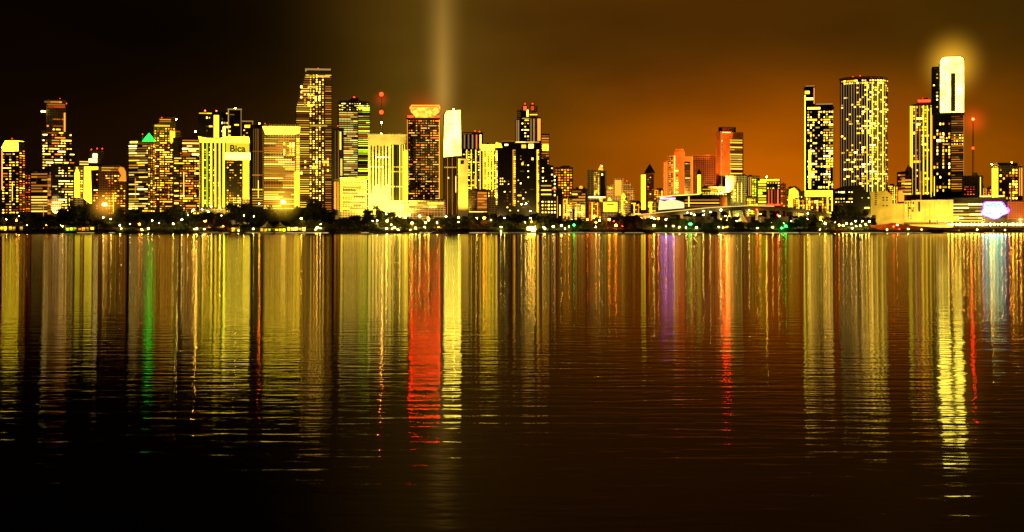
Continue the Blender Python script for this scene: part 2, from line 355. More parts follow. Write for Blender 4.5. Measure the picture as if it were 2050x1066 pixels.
b = Bld('glass_tower', 'slim dark tower with thin vertical lines and white lamps at its top', 504, 528, 250, 2440, W_BLACK, nick='slim dark tower with vertical lines')
b.cols(506, 258, 527, 390, 4.2, .25, (Dm, Ta)); b.bands(505, 302, 527, 305, 3, .6, (Ta,)); b.bands(505, 349, 527, 353, 3, .6, (Ta,)); b.bands(505, 378, 527, 382, 4, .6, (Ye,)); b.bands(505, 384, 527, 415, 5, .4, (Ye, Or)); b.beacon(508, 261, WBEAC, 1.3, 262); b.beacon(513, 252, WBEAC, 1.3, 254); b.beacon(519, 247, OLAMP, 1.3); b.beacon(525, 255, WBEAC, 1, 256)
b = Bld('crowned_office', 'wide yellow banded office slab with a glowing flat yellow crown', 527, 600, 252, 2400, W_TAN, nick='yellow banded office slab')
b.poly('crown', [(526, 254), (601, 254), (599, 266), (586, 270), (532, 270)], CROWNGLOW, 1.2, 8); b.block('roof_trim', 530, 249, 598, 252, W_GREY); b.bands(529, 276, 590, 420, 4.55, .55, (Ye, Ye, Ta, Pa, Or), .06, seglen=34); b.block('light_fin', 589, 344, 599, 425, STRIPY, 1, 2); b.dots(592, 276, 600, 344, 7, 4.6, .7, .5, (Ye,)); b.rand(566, 285, 590, 312, 5, 6, .6, (Pa, Ye), fh=.8); b.win(528, 344, 590, 347, Ye, 'window_band', out=.7)
b.beacon(519 + 12, 247, RLAMP, 1, 251)
b = Bld('slanted_tower', 'tallest tower of the left half, gridded with lit floors, upper left edge slanting', 592, 664, 140, 2460, W_DARK, depth=48,
        poly=[(592, 470), (592, 216), (604, 172), (610, 146), (616, 141), (664, 141), (664, 470)], nick='tallest slanted tower')
for k in range(62):
    y = 150 + k * 4.55
    if y > 425: break
    xl = 593 + max(0, (216 - y)) * .28
    b.win(xl + .5, y, 619, y + 1.7, random.choice((BY, BY, Ta, BP, Ta)), 'window_band'); b.win(651, y, 663, y + 1.6, random.choice((Ta, Ta, BO, BY)), 'window_band')
    for q in range(5):
        if R() < .93: b.win(620.5 + q * 6.1, y, 620.5 + q * 6.1 + 2.6, y + 2, random.choice((Pa, Pa, Ta, Ye)))
b.block('roof_trim', 611, 137.5, 662, 140.5, STRIPT, .3); b.bands(614, 150, 660, 156, 5, .7, (Ye, Pa), .2); b.bands(620, 250, 655, 254, 4, .8, (Ye,)); b.beacon(637, 135, RLAMP, .9, 139); b.rand(600, 172, 650, 214, 7, 5, .25, (Ye, Pa), fh=.8); b.rand(600, 316, 660, 350, 7, 5, .3, (Ye, Pa), fh=.8)
b = Bld('dark_slab', 'thin black slab squeezed between the tallest slanted tower and the pale banded tower', 664, 688, 256, 2440, W_BLACK, nick='thin black slab')
b.cols(668, 262, 687, 360, 5.5, .25, (Dm, Dm, Ta)); b.win(680, 264, 683, 300, STRIPW, 'light_strip'); b.win(682, 318, 685, 352, STRIPW, 'light_strip'); b.beacon(676, 252, RLAMP, 1)
b = Bld('banded_tower', 'round-shouldered tower with close pale greenish-white bands and a red roof lamp', 676, 741, 204, 2520, W_DARK, poly=[(676, 470), (676, 206), (680, 202), (700, 201), (704, 196), (716, 196), (720, 202), (738, 204), (741, 210), (741, 470)], nick='pale banded tower')
b.bands(679, 224, 716, 420, 4.2, .5, (Co, Pa, Ta, Co), .05, seglen=22); b.bands(717, 210, 740, 420, 4.2, .4, (Gy, Ta, Co), .04); b.rand(678, 206, 738, 222, 5, 4, .6, (Co, Wh, Pa)); b.cols(680, 224, 716, 300, 6, .15, (Dm,)); b.beacon(709, 194, RLAMP, 2.0, 198); b.beacon(715, 199, OLAMP, 1, 202)
b = Bld('low_office', 'low bright yellow building in front of the pale banded tower', 668, 734, 358, 2300, W_CREAM, side=-13, nick='low bright yellow building')
b.bands(684, 366, 732, 420, 5.6, .62, (Ye, Ye, Pa), .12, seglen=24); b.block('crown', 683, 356, 730, 361, CROWNGLOW, .5, 4); b.cols(668, 364, 680, 420, 5, .6, (STRIPO, STRIPY), face='S'); b.roofbits(5, 3, W_CREAM); b.cols(682, 360, 686, 424, 4, .8, (STRIPY,))
b = Bld('white_column_building', 'wide cream floodlit building striped by tall dark slots, under the red-lamped mast', 737, 813, 271, 2350, W_WHITE, nick='cream slotted building')
for i, x in enumerate((742, 748.5, 755, 761.5, 768, 774.5)): b.block('window_slot', x, 292 + 2 * (i % 2), x + 2.6, 376 - 3 * (i % 3) + (12 if i == 0 else 0), W_BLACK, .4, 1)
b.block('dark_bay', 783, 290, 812, 402, W_BLACK, .3, 2); b.cols(784, 290, 812, 402, 4.7, .35, (STRIPW, STRIPY, Dm)); b.bands(784, 330, 812, 358, 9, .25, (Pa, Ye)); b.bands(783, 372, 812, 376, 4, .6, (Pa,)); b.bands(752, 313, 780, 317, 3, .6, (Wh,)); b.bands(738, 333, 780, 336, 3, .6, (Wh,), .4)
b.parapet(W_CREAM, 2); b.beacon(763, 268, YLAMP, 2, 271)
b = Bld('red_crown_tower', 'dark apartment tower with a red-rimmed glowing yellow crown and scattered windows', 814, 881, 236, 2380, W_DARK, nick='red crowned tower')
b.poly('crown', [(833, 236), (829, 228), (822, 221), (826, 215), (876, 215), (880, 221), (872, 228), (868, 236)], cmat('dim_crown', (1, .72, .06), 1.2, .15), .5)
b.poly('crown_rim', [(822, 219), (825, 214), (825, 212.6), (878, 212.6), (878, 214), (880, 219), (881, 216), (879, 211), (824, 211), (820, 217)], RBAND, 1.2, 3); b.win(816, 232, 828, 236, RSOFT, 'trim_light', out=.6); b.win(868, 232, 880, 236, RSOFT, 'trim_light', out=.6)
b.rand(817, 240, 880, 400, 4.6, 4.8, .55, (Ta, RW, RW, Or), run=.35); b.cols(814, 240, 817, 400, 3, .5, (STRIPO,)); b.cols(878, 240, 881, 400, 3, .5, (STRIPO,)); b.bands(818, 402, 881, 418, 7, .7, (Ye, Ye), .1)
b = Bld('light_column', 'slender yellow glowing stair tower on the left flank of the red crowned tower', 807, 817, 300, 2340, W_CREAM, nick='slender yellow stair tower')
b.block('lit_front', 808, 302, 816, 415, STRIPY, .4, 1); b.roofbits(1, 3)
b = Bld('podium', 'low yellow lit podium at the foot of the red crowned tower', 800, 892, 402, 2300, W_CREAM, nick='yellow podium')
b.bands(818, 404, 888, 418, 7, .7, (Ye, Pa), .1, seglen=18); b.rand(801, 404, 820, 425, 6, 6, .8, (Ye, Ye), fh=.8); b.bands(815, 420, 885, 432, 5, .3, (Ta, Re, Or), .2); b.roofbits(4, 4, W_CREAM)
b = Bld('lit_crown_tower', 'slim tower whose upper half is one blank pale glowing block with a chamfered corner', 887, 924, 222, 2420, W_BLACK, poly=[(887, 470), (887, 232), (892, 222), (924, 222), (924, 470)], nick='slim pale-topped tower')
b.poly('crown', [(888, 315), (890, 232), (894, 223), (922, 221), (923, 312), (905, 313)], cmat('glowing_crown', (1, .81, .075), 8), 1, 3)  # floodlit crown wall, made to glow by itself

for k in range(9): b.block('crown_joint', 891, 231 + k * 9, 922.5, 231.5 + k * 9, W_TAN, 1.15, 1)
b.cols(889, 316, 917, 430, 4.7, .25, (Ta, Dm)); b.bands(889, 334, 914, 337, 3, .7, (Pa,)); b.beacon(908, 219, YLAMP, 1.4, 223); b.win(896, 355, 899, 358, Wh)
b = Bld('lit_column_block', 'narrow cream floodlit block attached to the right of the slim glowing tower', 917, 937, 318, 2370, W_WHITE, nick='narrow cream block')
b.block('small_window', 922, 322, 929, 329, W_BLACK, .6, 1); b.bands(918, 331, 936, 335, 3, .7, (Pa,)); b.cols(917, 318, 920, 345, 3, .5, (STRIPY,))
b = Bld('columned_block', 'grey block of upright tan light strips behind the narrow cream block', 925, 967, 265, 2470, W_DARK, nick='block of upright tan strips')
b.cols(926, 270, 966, 298, 7.5, .35, (Pa, STRIPT, Or)); b.bands(926, 266, 945, 270, 4, .5, (Ta,)); b.rand(926, 302, 966, 400, 5, 5, .7, (Ye, Pa, Ta)); b.cols(930, 300, 966, 390, 10, .2, (STRIPY,)); b.beacon(951, 262, RLAMP, 1.2, 266); b.beacon(960, 263, RLAMP, 1.2, 266)
b = Bld('columned_block', 'yellow columned block with a bright flat top, left of the black tower', 962, 996, 289, 2420, W_CREAM, nick='yellow columned block')
b.block('crown', 964, 290, 990, 302, CROWNGLOW, .6, 3); b.cols(965, 303, 990, 380, 6.2, .4, (STRIPY, Ye)); b.dots(968, 304, 995, 395, 6.2, 5, .35, .5, (Pa, Or, Ye)); b.roofbits(2, 3)
b = Bld('low_orange_block', 'small low block, dark left and orange right, at the foot of the yellow columned block', 938, 978, 380, 2330, W_DARK, nick='small orange and dark block')
b.dots(940, 382, 954, 422, 4, 5, .4, .5, (Dm, Ta)); b.block('orange_front', 955, 384, 974, 420, W_ORANGE, .2, 3); b.bands(956, 384, 975, 418, 5, .6, (Or, Ye, Or)); b.bands(939, 422, 975, 427, 4, .4, (Pa,)); b.roofbits(3, 3)
b = Bld('hotel_tower', 'stepped hotel tower with twin red-lit tops rising behind the black tower', 1032, 1086, 232, 2560, W_TAN, poly=[(1032, 470), (1032, 240), (1035, 240), (1035, 220), (1044, 220), (1044, 212), (1076, 212), (1076, 234), (1084, 236), (1084, 470)], nick='hotel tower with twin red tops')
b.cols(1033, 241, 1040, 290, 4, .5, (STRIPT, Or)); b.block('dark_bay', 1042, 222, 1060, 300, W_BLACK, .2, 2); b.rand(1043, 238, 1060, 296, 5, 6, .5, (Pa, Ye, Wh)); b.cols(1060, 238, 1072, 290, 5, .5, (STRIPT, Or)); b.block('light_fin', 1076, 238, 1082, 282, STRIPO, .6, 2)
for x in (1051, 1066): b.block('red_dormer', x - 4, 209, x + 4, 222, W_RUST, .6, 6); b.beacon(x, 207, RLAMP, 1.5, 212); b.win(x - 3.2, 213, x + 3.2, 221, Re, out=1)
b.win(1054, 220, 1058, 234, STRIPW, 'light_strip'); b.bands(1060, 228, 1076, 232, 3, .6, (Ye,)); b.bands(1045, 236, 1060, 239, 3, .5, (Pa,))
b = Bld('tan_block', 'small tan block with bright floors on the right shoulder of the black tower', 1083, 1100, 268, 2530, W_TAN, nick='small tan block')
b.bands(1084, 270, 1099, 340, 5, .5, (Ye, Or, Ta)); b.win(1086, 290, 1098, 302, Ye)
b = Bld('black_tower', 'broad black tower edged by vertical strings of small lamps, its face almost unlit', 995, 1082, 288, 2300, W_BLACK, nick='broad black tower')
for x, ya, yb, m in ((994, 302, 410, Pa), (1030, 300, 412, Ye), (1077, 300, 425, Ye)):
    y = ya
    while y < yb: b.win(x - 1.5, y, x + 1.8, y + 2.7, m, 'edge_lamp'); y += 4.4
b.block('light_string', 1074.5, 300, 1076.5, 425, STRIPY, .3, 1); b.block('light_string', 1026.5, 300, 1028, 412, STRIPO, .3, 1); b.block('roof_slab', 1005, 284, 1030, 288, M_ROOF); b.bands(1004, 281, 1030, 285, 3, .5, (Or,)); b.block('roof_house', 1032, 285, 1080, 296, W_BLACK, -1); b.bands(1032, 283, 1080, 287, 3, .5, (Ye, Pa)); b.win(1044, 290, 1053, 297, Pa); b.win(1058, 289, 1068, 297, Pa); b.win(1010, 289, 1017, 292, Wh)
b.rand(1000, 355, 1024, 372, 4, 5, .6, (Pa, Ta)); b.rand(1002, 375, 1024, 425, 5, 6, .2, (Pa, Ta)); b.rand(1035, 310, 1070, 425, 5, 6, .1, (Wh, Ye, Dm)); b.win(1044, 326, 1048, 331, Ye); b.win(1064, 316, 1068, 321, Pa); b.poly('corner_cap', [(990, 296), (993, 285), (1003, 288), (1006, 296)], STRIPY, .6, 2)
b = Bld('stepped_annex', 'dark stepped block dotted with square windows on the right of the broad black tower', 1083, 1126, 330, 2310, W_BLACK, poly=[(1083, 470), (1083, 318), (1096, 318), (1096, 330), (1108, 332), (1108, 352), (1116, 354), (1116, 376), (1126, 380), (1126, 470)], nick='stepped dark annex')
b.dots(1083, 401, 1114, 429, 6, 7, .45, .4, (Wh, Pa)); b.bands(1083, 368, 1104, 394, 7, .3, (Pa, Ta, Ye)); b.rand(1084, 334, 1108, 366, 5, 6, .4, (Pa, Wh)); b.dots(1108, 350, 1113, 395, 5, 7, .5, .4, (Wh,)); b.win(1106, 377, 1113, 380, RSOFT); b.cols(1119, 410, 1123, 432, 4, .6, (STRIPY,))
b = Bld('grid_block', 'brown-orange block of gridded balconies right of the stepped dark annex', 1110, 1147, 335, 2480, W_TAN, nick='gridded orange block')
b.dots(1111, 338, 1146, 420, 5.5, 5, .6, .45, (Or, Ta, Ye)); b.roofbits(3, 4, W_TAN)
b = Bld('low_block', 'low yellow-orange block with shelves of light and a small roof dome', 1143, 1178, 378, 2440, W_CREAM, nick='low block with the roof dome')
b.bands(1145, 381, 1172, 420, 5, .55, (Ye, Or, Ye), .1); mb = MB(); ball(mb, (b.lx(1163), 6, b.z(376)), 4 * b.U); mb.build('dome', STRIPO, b.e); b.roofbits(3, 4, W_TAN)
b = Bld('white_edged_tower', 'boxy yellow tower with a dark right strip and a small lit spire', 1176, 1214, 341, 2380, W_CREAM, nick='boxy yellow tower with spire')
b.rand(1189, 344, 1200, 392, 3.5, 3.5, .6, (Pa, Ye)); b.block('dark_bay', 1202, 345, 1211, 395, W_BLACK, .3, 2); b.win(1204, 348, 1207, 352, Wh); b.bands(1178, 393, 1212, 398, 4, .4, (Wh,)); b.beacon(1204, 334, WBEAC, 1.6); b.poly('spire', [(1197, 341), (1203, 329), (1208, 341)], STRIPO, 0, 4); b.win(1199, 398, 1206, 405, Ye)
b = Bld('stepped_low_block', 'stepped orange low-rise with a raised yellow centre block', 1213, 1272, 372, 2500, W_TAN, poly=[(1213, 470), (1213, 372), (1228, 370), (1228, 358), (1248, 358), (1248, 366), (1262, 368), (1270, 384), (1270, 470)], nick='stepped orange low-rise')
b.bands(1214, 374, 1228, 400, 5.5, .5, (Or, Ye)); b.block('lit_front', 1231, 361, 1244, 392, STRIPO, .4, 1); b.bands(1249, 371, 1268, 412, 5.6, .5, (Or, Ta, Ye)); b.beacon(1255, 362, RLAMP, 1, 368)
b = Bld('columned_hall', 'small bright yellow hall with dark slits near the shore trees', 1206, 1240, 402, 2320, W_CREAM, nick='small bright yellow hall')
b.block('lit_front', 1208, 405, 1236, 424, STRIPY, .3, 1); b.block('window_slot', 1215, 409, 1229, 411, W_BLACK, .5, 1); b.poly('gable', [(1216, 402), (1220, 395), (1225, 402)], STRIPY, .2, 3); b.poly('lit_post', [(1244, 412), (1244, 392), (1248, 386), (1252, 392), (1254, 406), (1250, 414)], STRIPY, 0, 2)
b = Bld('pointed_roof_tower', 'small tower with a dark pointed roof and a bright yellow left face', 1283, 1309, 348, 2420, W_RUST, side=14, nick='pointed roof tower')
mb = MB(); mb.lathe([(11 * b.U, b.z(347)), (10 * b.U, b.z(343)), (.3, b.z(328))], 8, b.lx(1296), 10 * b.U); mb.build('roof', M_ROOF, b.e)
b.cols(1283, 350, 1293, 420, 4, .8, (STRIPY, Ye)); b.rand(1295, 348, 1309, 415, 4.5, 4.5, .5, (Or, Re, Pa, Dm), face='S')
b = Bld('terracotta_tower', 'shorter terracotta tower with a dark window strip and small orange roof lamps', 1328, 1387, 308, 2500, W_ORANGE, poly=[(1328, 470), (1328, 325), (1337, 322), (1337, 312), (1350, 310), (1350, 303), (1370, 303), (1372, 314), (1387, 314), (1387, 470)], nick='shorter terracotta tower')
b.cols(1329, 326, 1336, 390, 3.5, .5, (STRIPO, STRIPY)); b.block('window_bay', 1338, 314, 1348, 390, W_TAN, .3, 2); b.dots(1339, 315, 1348, 388, 4.6, 4.6, .6, .5, (Ta, Or)); b.cols(1349, 312, 1352, 388, 3, .6, (STRIPW,)); b.dots(1352, 335, 1359, 388, 6, 5, .7, .5, (Or, Pa)); b.block('dark_bay', 1370, 324, 1382, 390, W_BLACK, .3, 2); b.bands(1371, 326, 1382, 388, 4.6, .35, (Ta, Co), .1); b.cols(1384, 314, 1387, 390, 3, .5, (STRIPO,))
for x in (1355, 1361, 1366): b.beacon(x, 300, OLAMP, 1, 303)
b.poly('roof_house', [(1350, 303), (1353, 298), (1368, 298), (1370, 303)], W_ORANGE, -1)
b = Bld('brown_slab', 'plain wide brown-orange slab without windows between the two terracotta towers', 1386, 1436, 312, 2600, W_RUST, nick='plain brown slab')
b.rand(1400, 345, 1430, 390, 8, 8, .08, (Dm,)); b.parapet(W_ORANGE, 1.5)
b = Bld('domed_belfry', 'tiny yellow belfry with a dark pointed cap in front of the plain brown slab', 1393, 1406, 352, 2400, W_CREAM, nick='tiny yellow belfry')
mb = MB(); mb.lathe([(4.5 * b.U, b.z(353)), (5.5 * b.U, b.z(351)), (3.5 * b.U, b.z(345)), (.2, b.z(337))], 8, 0, 5); mb.build('cap', M_ROOF, b.e); b.block('lit_front', 1396, 350, 1403, 392, STRIPY, .4, 1)
b = Bld('terracotta_tower', 'taller terracotta tower with yellow banded windows on its right and lit boxes on the roof', 1433, 1488, 264, 2480, W_ORANGE, side=-9, nick='taller terracotta tower')
b.bands(1461, 278, 1486, 350, 4.7, .55, (Pa, Ye, Ta, Ye), .06); b.block('roof_house', 1447, 254, 1474, 264, M_ROOF, -2); b.win(1446, 264.5, 1462, 266, REDADDED, 'added_red_strip', out=.8)  # added red strip, feeds the red streak on the water
for x in (1450, 1460, 1471): b.beacon(x, 256, YLAMP, 1.6, 259)
b.cols(1443, 268, 1446, 380, 3, .4, (STRIPT,)); b.dots(1443, 270, 1447, 345, 4, 8, .4, .4, (Dm, Ye))
b = Bld('lit_office', 'squarish green-yellow lit office below the taller terracotta tower', 1453, 1495, 351, 2400, W_CREAM, nick='green-yellow office')
b.block('cornice', 1452, 349, 1492, 352, M_ROOF, 1); b.dots(1458, 356, 1488, 412, 7.5, 7, .3, .4, (W_BLACK,), p=.4); b.cols(1458, 366, 1488, 405, 7.5, .15, (Pa,)); b.dots(1464, 378, 1474, 405, 5, 7, .5, .5, (Pa, Or))
b = Bld('low_block', 'low cluttered block with dark and lit ledges left of the green-yellow office', 1404, 1456, 374, 2420, W_TAN, nick='low ledged block')
b.bands(1406, 377, 1454, 392, 5, .45, (Ye, Or, Pa), .2, seglen=14); b.roofbits(4, 4); b.win(1424, 378, 1436, 387, Ye)
b = Bld('low_block', 'pair of narrow tan strips and green window columns right of the green-yellow office', 1495, 1520, 352, 2430, W_TAN, nick='narrow striped block')
b.cols(1497, 355, 1505, 412, 4, .5, (STRIPO, STRIPT)); b.dots(1505, 358, 1519, 412, 4.5, 4.5, .5, .5, (Gy, Ye)); b.roofbits(2, 3)
b = Bld('mixed_block', 'mid-rise with wavy green-yellow floors on the left and red-lit bays on the right', 1516, 1562, 358, 2390, W_DARK, nick='mid-rise of wavy floors')
b.bands(1518, 362, 1534, 413, 5.5, .6, (Gy, Gy, Ye)); b.cols(1536, 380, 1560, 410, 6, .4, (Re, Or)); b.bands(1535, 408, 1562, 413, 4, .6, (RSOFT,)); b.win(1522, 359, 1560, 363, Ye, 'window_band'); b.rand(1535, 364, 1561, 380, 5, 5, .5, (Ye, Pa)); b.beacon(1535, 354, YLAMP, 1.4); b.roofbits(3, 3, W_CREAM)
b = Bld('orange_block', 'thin upright orange block beside the mid-rise of wavy floors', 1562, 1573, 368, 2380, W_ORANGE, nick='thin orange block')
b.dots(1563, 371, 1572, 415, 4.5, 5, .5, .5, (Or, Ta)); b.roofbits(1, 3)
b = Bld('curved_block', 'rounded yellow low block left of the two-step tower', 1574, 1610, 376, 2370, W_CREAM, poly=[(1574, 470), (1574, 380), (1580, 374), (1592, 372), (1600, 378), (1610, 392), (1610, 470)], nick='rounded yellow low block')
b.poly('lit_front', [(1578, 415), (1580, 380), (1590, 376), (1598, 384), (1600, 415)], STRIPY, .3, 1); b.rand(1575, 392, 1608, 425, 5, 5, .5, (Pa, Or, Ye))
b = Bld('two_step_tower', 'dark two-step residential tower, higher on its left, full of yellow windows', 1610, 1669, 173, 2400, W_BLACK, depth=38, poly=[(1610, 470), (1610, 176), (1613, 173), (1632, 173), (1632, 210), (1666, 210), (1669, 216), (1669, 470)], nick='two-step tower')
b.win(1612, 182, 1621, 188, Pa); b.win(1614, 196, 1628, 200, Pa); b.cols(1610, 190, 1614, 385, 3, .5, (STRIPY,)); b.cols(1628, 176, 1632, 208, 4, .4, (STRIPO,)); b.win(1617, 215, 1642, 219, Pa)
b.rand(1616, 222, 1668, 378, 5, 5.2, .58, (Pa, Ye, Pa, Wh), run=.3, fh=.55); b.cols(1666, 220, 1669, 378, 3, .4, (STRIPT,)); b.beacon(1622, 171, OLAMP, 1); b.block('light_fin', 1619, 300, 1624, 378, STRIPY, .4, 1); b.block('roof_trim', 1634, 208, 1666, 210, STRIPT, .3); b.block('roof_trim_high', 1613, 171.5, 1631, 173, STRIPT, .3)
b = Bld('podium', 'pale yellow podium of arches and bright panels under the two-step tower', 1606, 1672, 382, 2350, W_CREAM, nick='pale yellow podium')
b.block('lit_front', 1612, 382, 1666, 394, STRIPY, .4, 1); b.rand(1608, 396, 1670, 430, 5, 5, .7, (Ye, Pa, Or), fh=.7); b.cols(1652, 395, 1670, 430, 8, .4, (STRIPY,)); b.roofbits(5, 4, W_CREAM)
# round tower: curved facade
b = Bld('round_tower', 'big round-fronted residential tower with close vertical ribs and a lit crown', 1682, 1776, 158, 2450, W_BLACK, body=False, nick='big round-fronted tower')
b.rx = 47 * b.U; b.ry = 30 * b.U; cy = b.ry
mb = MB(); mb.lathe([(1, 1), (1, b.z(156))], 40, 0, cy, b.rx, b.ry); mb.build('wall', W_BLACK, b.e)
def curved(bb, x0, y0, x1, y1, mat, name='window', k=1.012, cy=cy):
    def pt(px):
        c = max(-.995, min(.995, (px - bb.mid) * bb.U / bb.rx)); return (c * bb.rx * k, cy - math.sqrt(1 - c * c) * bb.ry * k)
    n = max(1, int((x1 - x0) / 5)); mb = MB()
    for i in range(n):
        a = pt(x0 + (x1 - x0) * i / n); c = pt(x0 + (x1 - x0) * (i + 1) / n)
        z0, z1 = bb.z(y1), bb.z(y0); q = len(mb.v)
        mb.v += [(*a, z0), (*c, z0), (*c, z1), (*a, z1), (a[0] * .97, a[1] + 1.2, z0), (c[0] * .97, c[1] + 1.2, z0), (c[0] * .97, c[1] + 1.2, z1), (a[0] * .97, a[1] + 1.2, z1)]
        mb.f += [(q, q + 1, q + 2, q + 3), (q + 3, q + 2, q + 6, q + 7), (q + 1, q, q + 4, q + 5), (q, q + 3, q + 7, q + 4), (q + 2, q + 1, q + 5, q + 6)]
    return mb
for x in range(1685, 1776, 5):
    if x > 1772: break
    m = STRIPT if x < 1735 else (STRIPY if x % 2 else STRIPT)
    curved(b, x, 166, x + (1.1 if x < 1742 else 1.8), 385, m).build('rib', m, b.e)
nw = 0; restmb = {}
for j in range(46):
    y = 160 + j * 4.8
    for x in [1684 + 5 * i for i in range(18)]:
        p = .12 if x < 1712 else (.3 if x < 1738 else .5)
        if y < 166: p = .9
        if R() < p:
            m = random.choice((Pa, Ye, Wh, Pa)) if x < 1752 else random.choice((Ye, Pa, Ta))
            w = curved(b, x + 1.6, y, x + (4.6 if R() < .6 else 8), y + 2.7, m, k=1.014); nw += 1
            if nw <= 97: w.build('window', m, b.e)
            else:
                r_ = restmb.setdefault('w', (MB(), [], [])); q = len(r_[0].v); r_[0].v += w.v; r_[0].f += [tuple(q + i for i in f) for f in w.f]
                if m not in r_[1]: r_[1].append(m)
                r_[2].extend([r_[1].index(m)] * len(w.f))
r_ = restmb['w']; me = mesh_from(r_[0].v, r_[0].f, 'window'); [me.materials.append(m) for m in r_[1]]; me.polygons.foreach_set('material_index', r_[2]); link('window', me, None, b.e)['kind'] = 'stuff'
mb = MB(); mb.lathe([(1.03, b.z(157)), (1.03, b.z(154.5)), (.9, b.z(153))], 40, 0, cy, b.rx, b.ry); mb.build('roof_rim', wmat('rim', (.3, .12, .06)), b.e)
for x, y in ((1708, 151), (1722, 149), (1697, 155), (1735, 153), (1772, 163), (1686, 160), (1750, 154)): b.beacon(x, y, RLAMP if x < 1730 else OLAMP, 1.1, 158)
b.d = 10
b = Bld('dark_low_block', 'dark low office with a few dim window rows in front of the big round tower', 1668, 1742, 374, 2290, W_BLACK, poly=[(1668, 470), (1668, 380), (1690, 373), (1724, 371), (1728, 378), (1742, 392), (1742, 470)], nick='dark low office')
b.rand(1672, 382, 1708, 408, 5, 6, .6, (Pa, Ye, Wh)); b.dots(1680, 408, 1690, 440, 9, 5, .8, .3, (Dm, Ta)); b.win(1688, 422, 1693, 428, Pa); b.win(1711, 424, 1715, 428, Wh); b.rand(1722, 380, 1741, 420, 5, 6, .35, (Gy, Wh, Pa))
b = Bld('yellow_annex', 'smooth green-yellow floodlit annex with tiny dark openings right of the big round tower', 1742, 1812, 384, 2300, W_PLAIN, poly=[(1742, 470), (1742, 384), (1775, 382), (1786, 392), (1786, 408), (1812, 408), (1812, 470)], nick='green-yellow annex')
for x in (1752, ): 
    for k in range(7): b.block('window', x, 384 + k * 4.2, x + 4, 386 + k * 4.2, W_BLACK, .3, 1)
for x in (1767, 1774):
    for y in (395, 400, 411): b.block('window', x, y, x + 3.4, y + 2.4, W_BLACK, .3, 1)

b = Bld('brown_low_block', 'small brown stepped block with lit floors between the round tower and the striped tower', 1796, 1826, 345, 2480, W_RUST, poly=[(1796, 470), (1796, 345), (1812, 343), (1818, 330), (1826, 338), (1826, 470)], nick='small brown stepped block')
b.bands(1798, 348, 1812, 385, 6, .45, (Or, Ta)); b.bands(1805, 358, 1824, 392, 6, .5, (Ye, Or)); b.poly('lit_arch', [(1790, 404), (1792, 392), (1798, 384), (1806, 382), (1810, 392), (1810, 404)], STRIPO, 2, 4)
b = Bld('striped_tower', 'tower of tan and yellow upright strips under a red-lit gabled top', 1822, 1868, 208, 2500, W_BROWN, poly=[(1822, 470), (1822, 210), (1834, 208), (1842, 198), (1856, 196), (1866, 208), (1868, 470)], nick='striped tower with red gable')
b.cols(1823, 212, 1867, 390, 7.3, .3, (STRIPO, STRIPT, STRIPY)); b.rand(1828, 212, 1866, 390, 5.2, 5.6, .3, (Ye, Pa, Ta), fh=.6); b.win(1838, 200, 1862, 205, RSOFT, 'trim_light', out=.8); b.beacon(1847, 197, RLAMP, 1.5, 200); b.cols(1822, 212, 1825, 390, 3, .6, (STRIPY,)); b.cols(1862, 300, 1867, 395, 4, .6, (STRIPY,)); b.bands(1824, 244, 1846, 248, 4, .6, (Pa,))
b = Bld('glowing_crown_tower', 'tallest tower on the right with a huge rounded pale glowing crown and dark glass below', 1866, 1929, 133, 2440, W_BLACK, depth=40, poly=[(1866, 470), (1866, 136), (1868, 133), (1880, 133), (1880, 128), (1886, 118), (1929, 118), (1929, 470)], nick='glowing crown tower')
b.poly('crown', [(1883, 226), (1883, 122), (1886, 117.5), (1891, 115), (1921, 115), (1926, 118), (1928, 123), (1928, 226)], cmat('great_crown_glow', (1, .83, .075), 9), 1.5, 12)  # floodlighting of the great crown given as emission
b.poly('crown_rim', [(1881.5, 122), (1885, 116.5), (1890.5, 113.3), (1921.5, 113.3), (1927, 116.5), (1929.6, 122.5), (1928.3, 123), (1926, 118), (1921, 114.8), (1891, 114.8), (1886, 117.5), (1883.2, 122.5)], W_GREY, 2.2, 12)
b.block('dark_slot', 1903, 147, 1912, 224, wmat('slot', (.25, .2, .08), GL, 4, 3), 1.8, 2)
for y in (132, 148, 167, 187, 206): b.block('small_window', 1892, y, 1893.6, y + 6, W_BLACK, 1.9, 1)
for k in range(14): b.block('crown_joint', 1883.5, 121 + k * 7.6, 1903 if k > 3 else 1924, 121.45 + k * 7.6, W_TAN, 1.7, 1)
for k in range(22): b.block('notch', 1924.6, 128 + k * 4.4, 1926.2, 130.2 + k * 4.4, W_BROWN, 1.9, 1)
b.block('ledge', 1868, 226, 1929, 229, M_ROOF, 2, 3); b.rand(1868, 145, 1880, 225, 5, 7, .45, (Pa, Wh)); b.bands(1904, 232, 1928, 385, 4.4, .4, (Ta, Dm, Ta, Or), .08)
b.rand(1869, 245, 1903, 385, 5.2, 6.5, .3, (Pa, Ye, Wh, Or), fh=.6); b.rand(1888, 268, 1928, 292, 5, 5, .6, (Ye, Or, Pa)); b.cols(1866, 230, 1869, 385, 3, .4, (STRIPO,)); b.cols(1927, 232, 1929, 385, 2, .5, (STRIPT,))
b = Bld('orange_block', 'plain orange-yellow block with a red-lit corner right of the glowing crown tower', 1927, 1967, 352, 2420, W_TAN, poly=[(1927, 470), (1927, 352), (1946, 352), (1948, 346), (1956, 346), (1958, 352), (1967, 352), (1967, 470)], nick='plain orange block by the mast')
b.rand(1930, 372, 1952, 392, 5, 5, .6, (Re, Or)); b.cols(1960, 355, 1964, 392, 3, .4, (STRIPY,))
b = Bld('far_right_block', 'orange and yellow block at the far right with a yellow left face and diamond-shaped lights', 1985, 2045, 332, 2400, W_TAN, side=-14, nick='far right orange block')
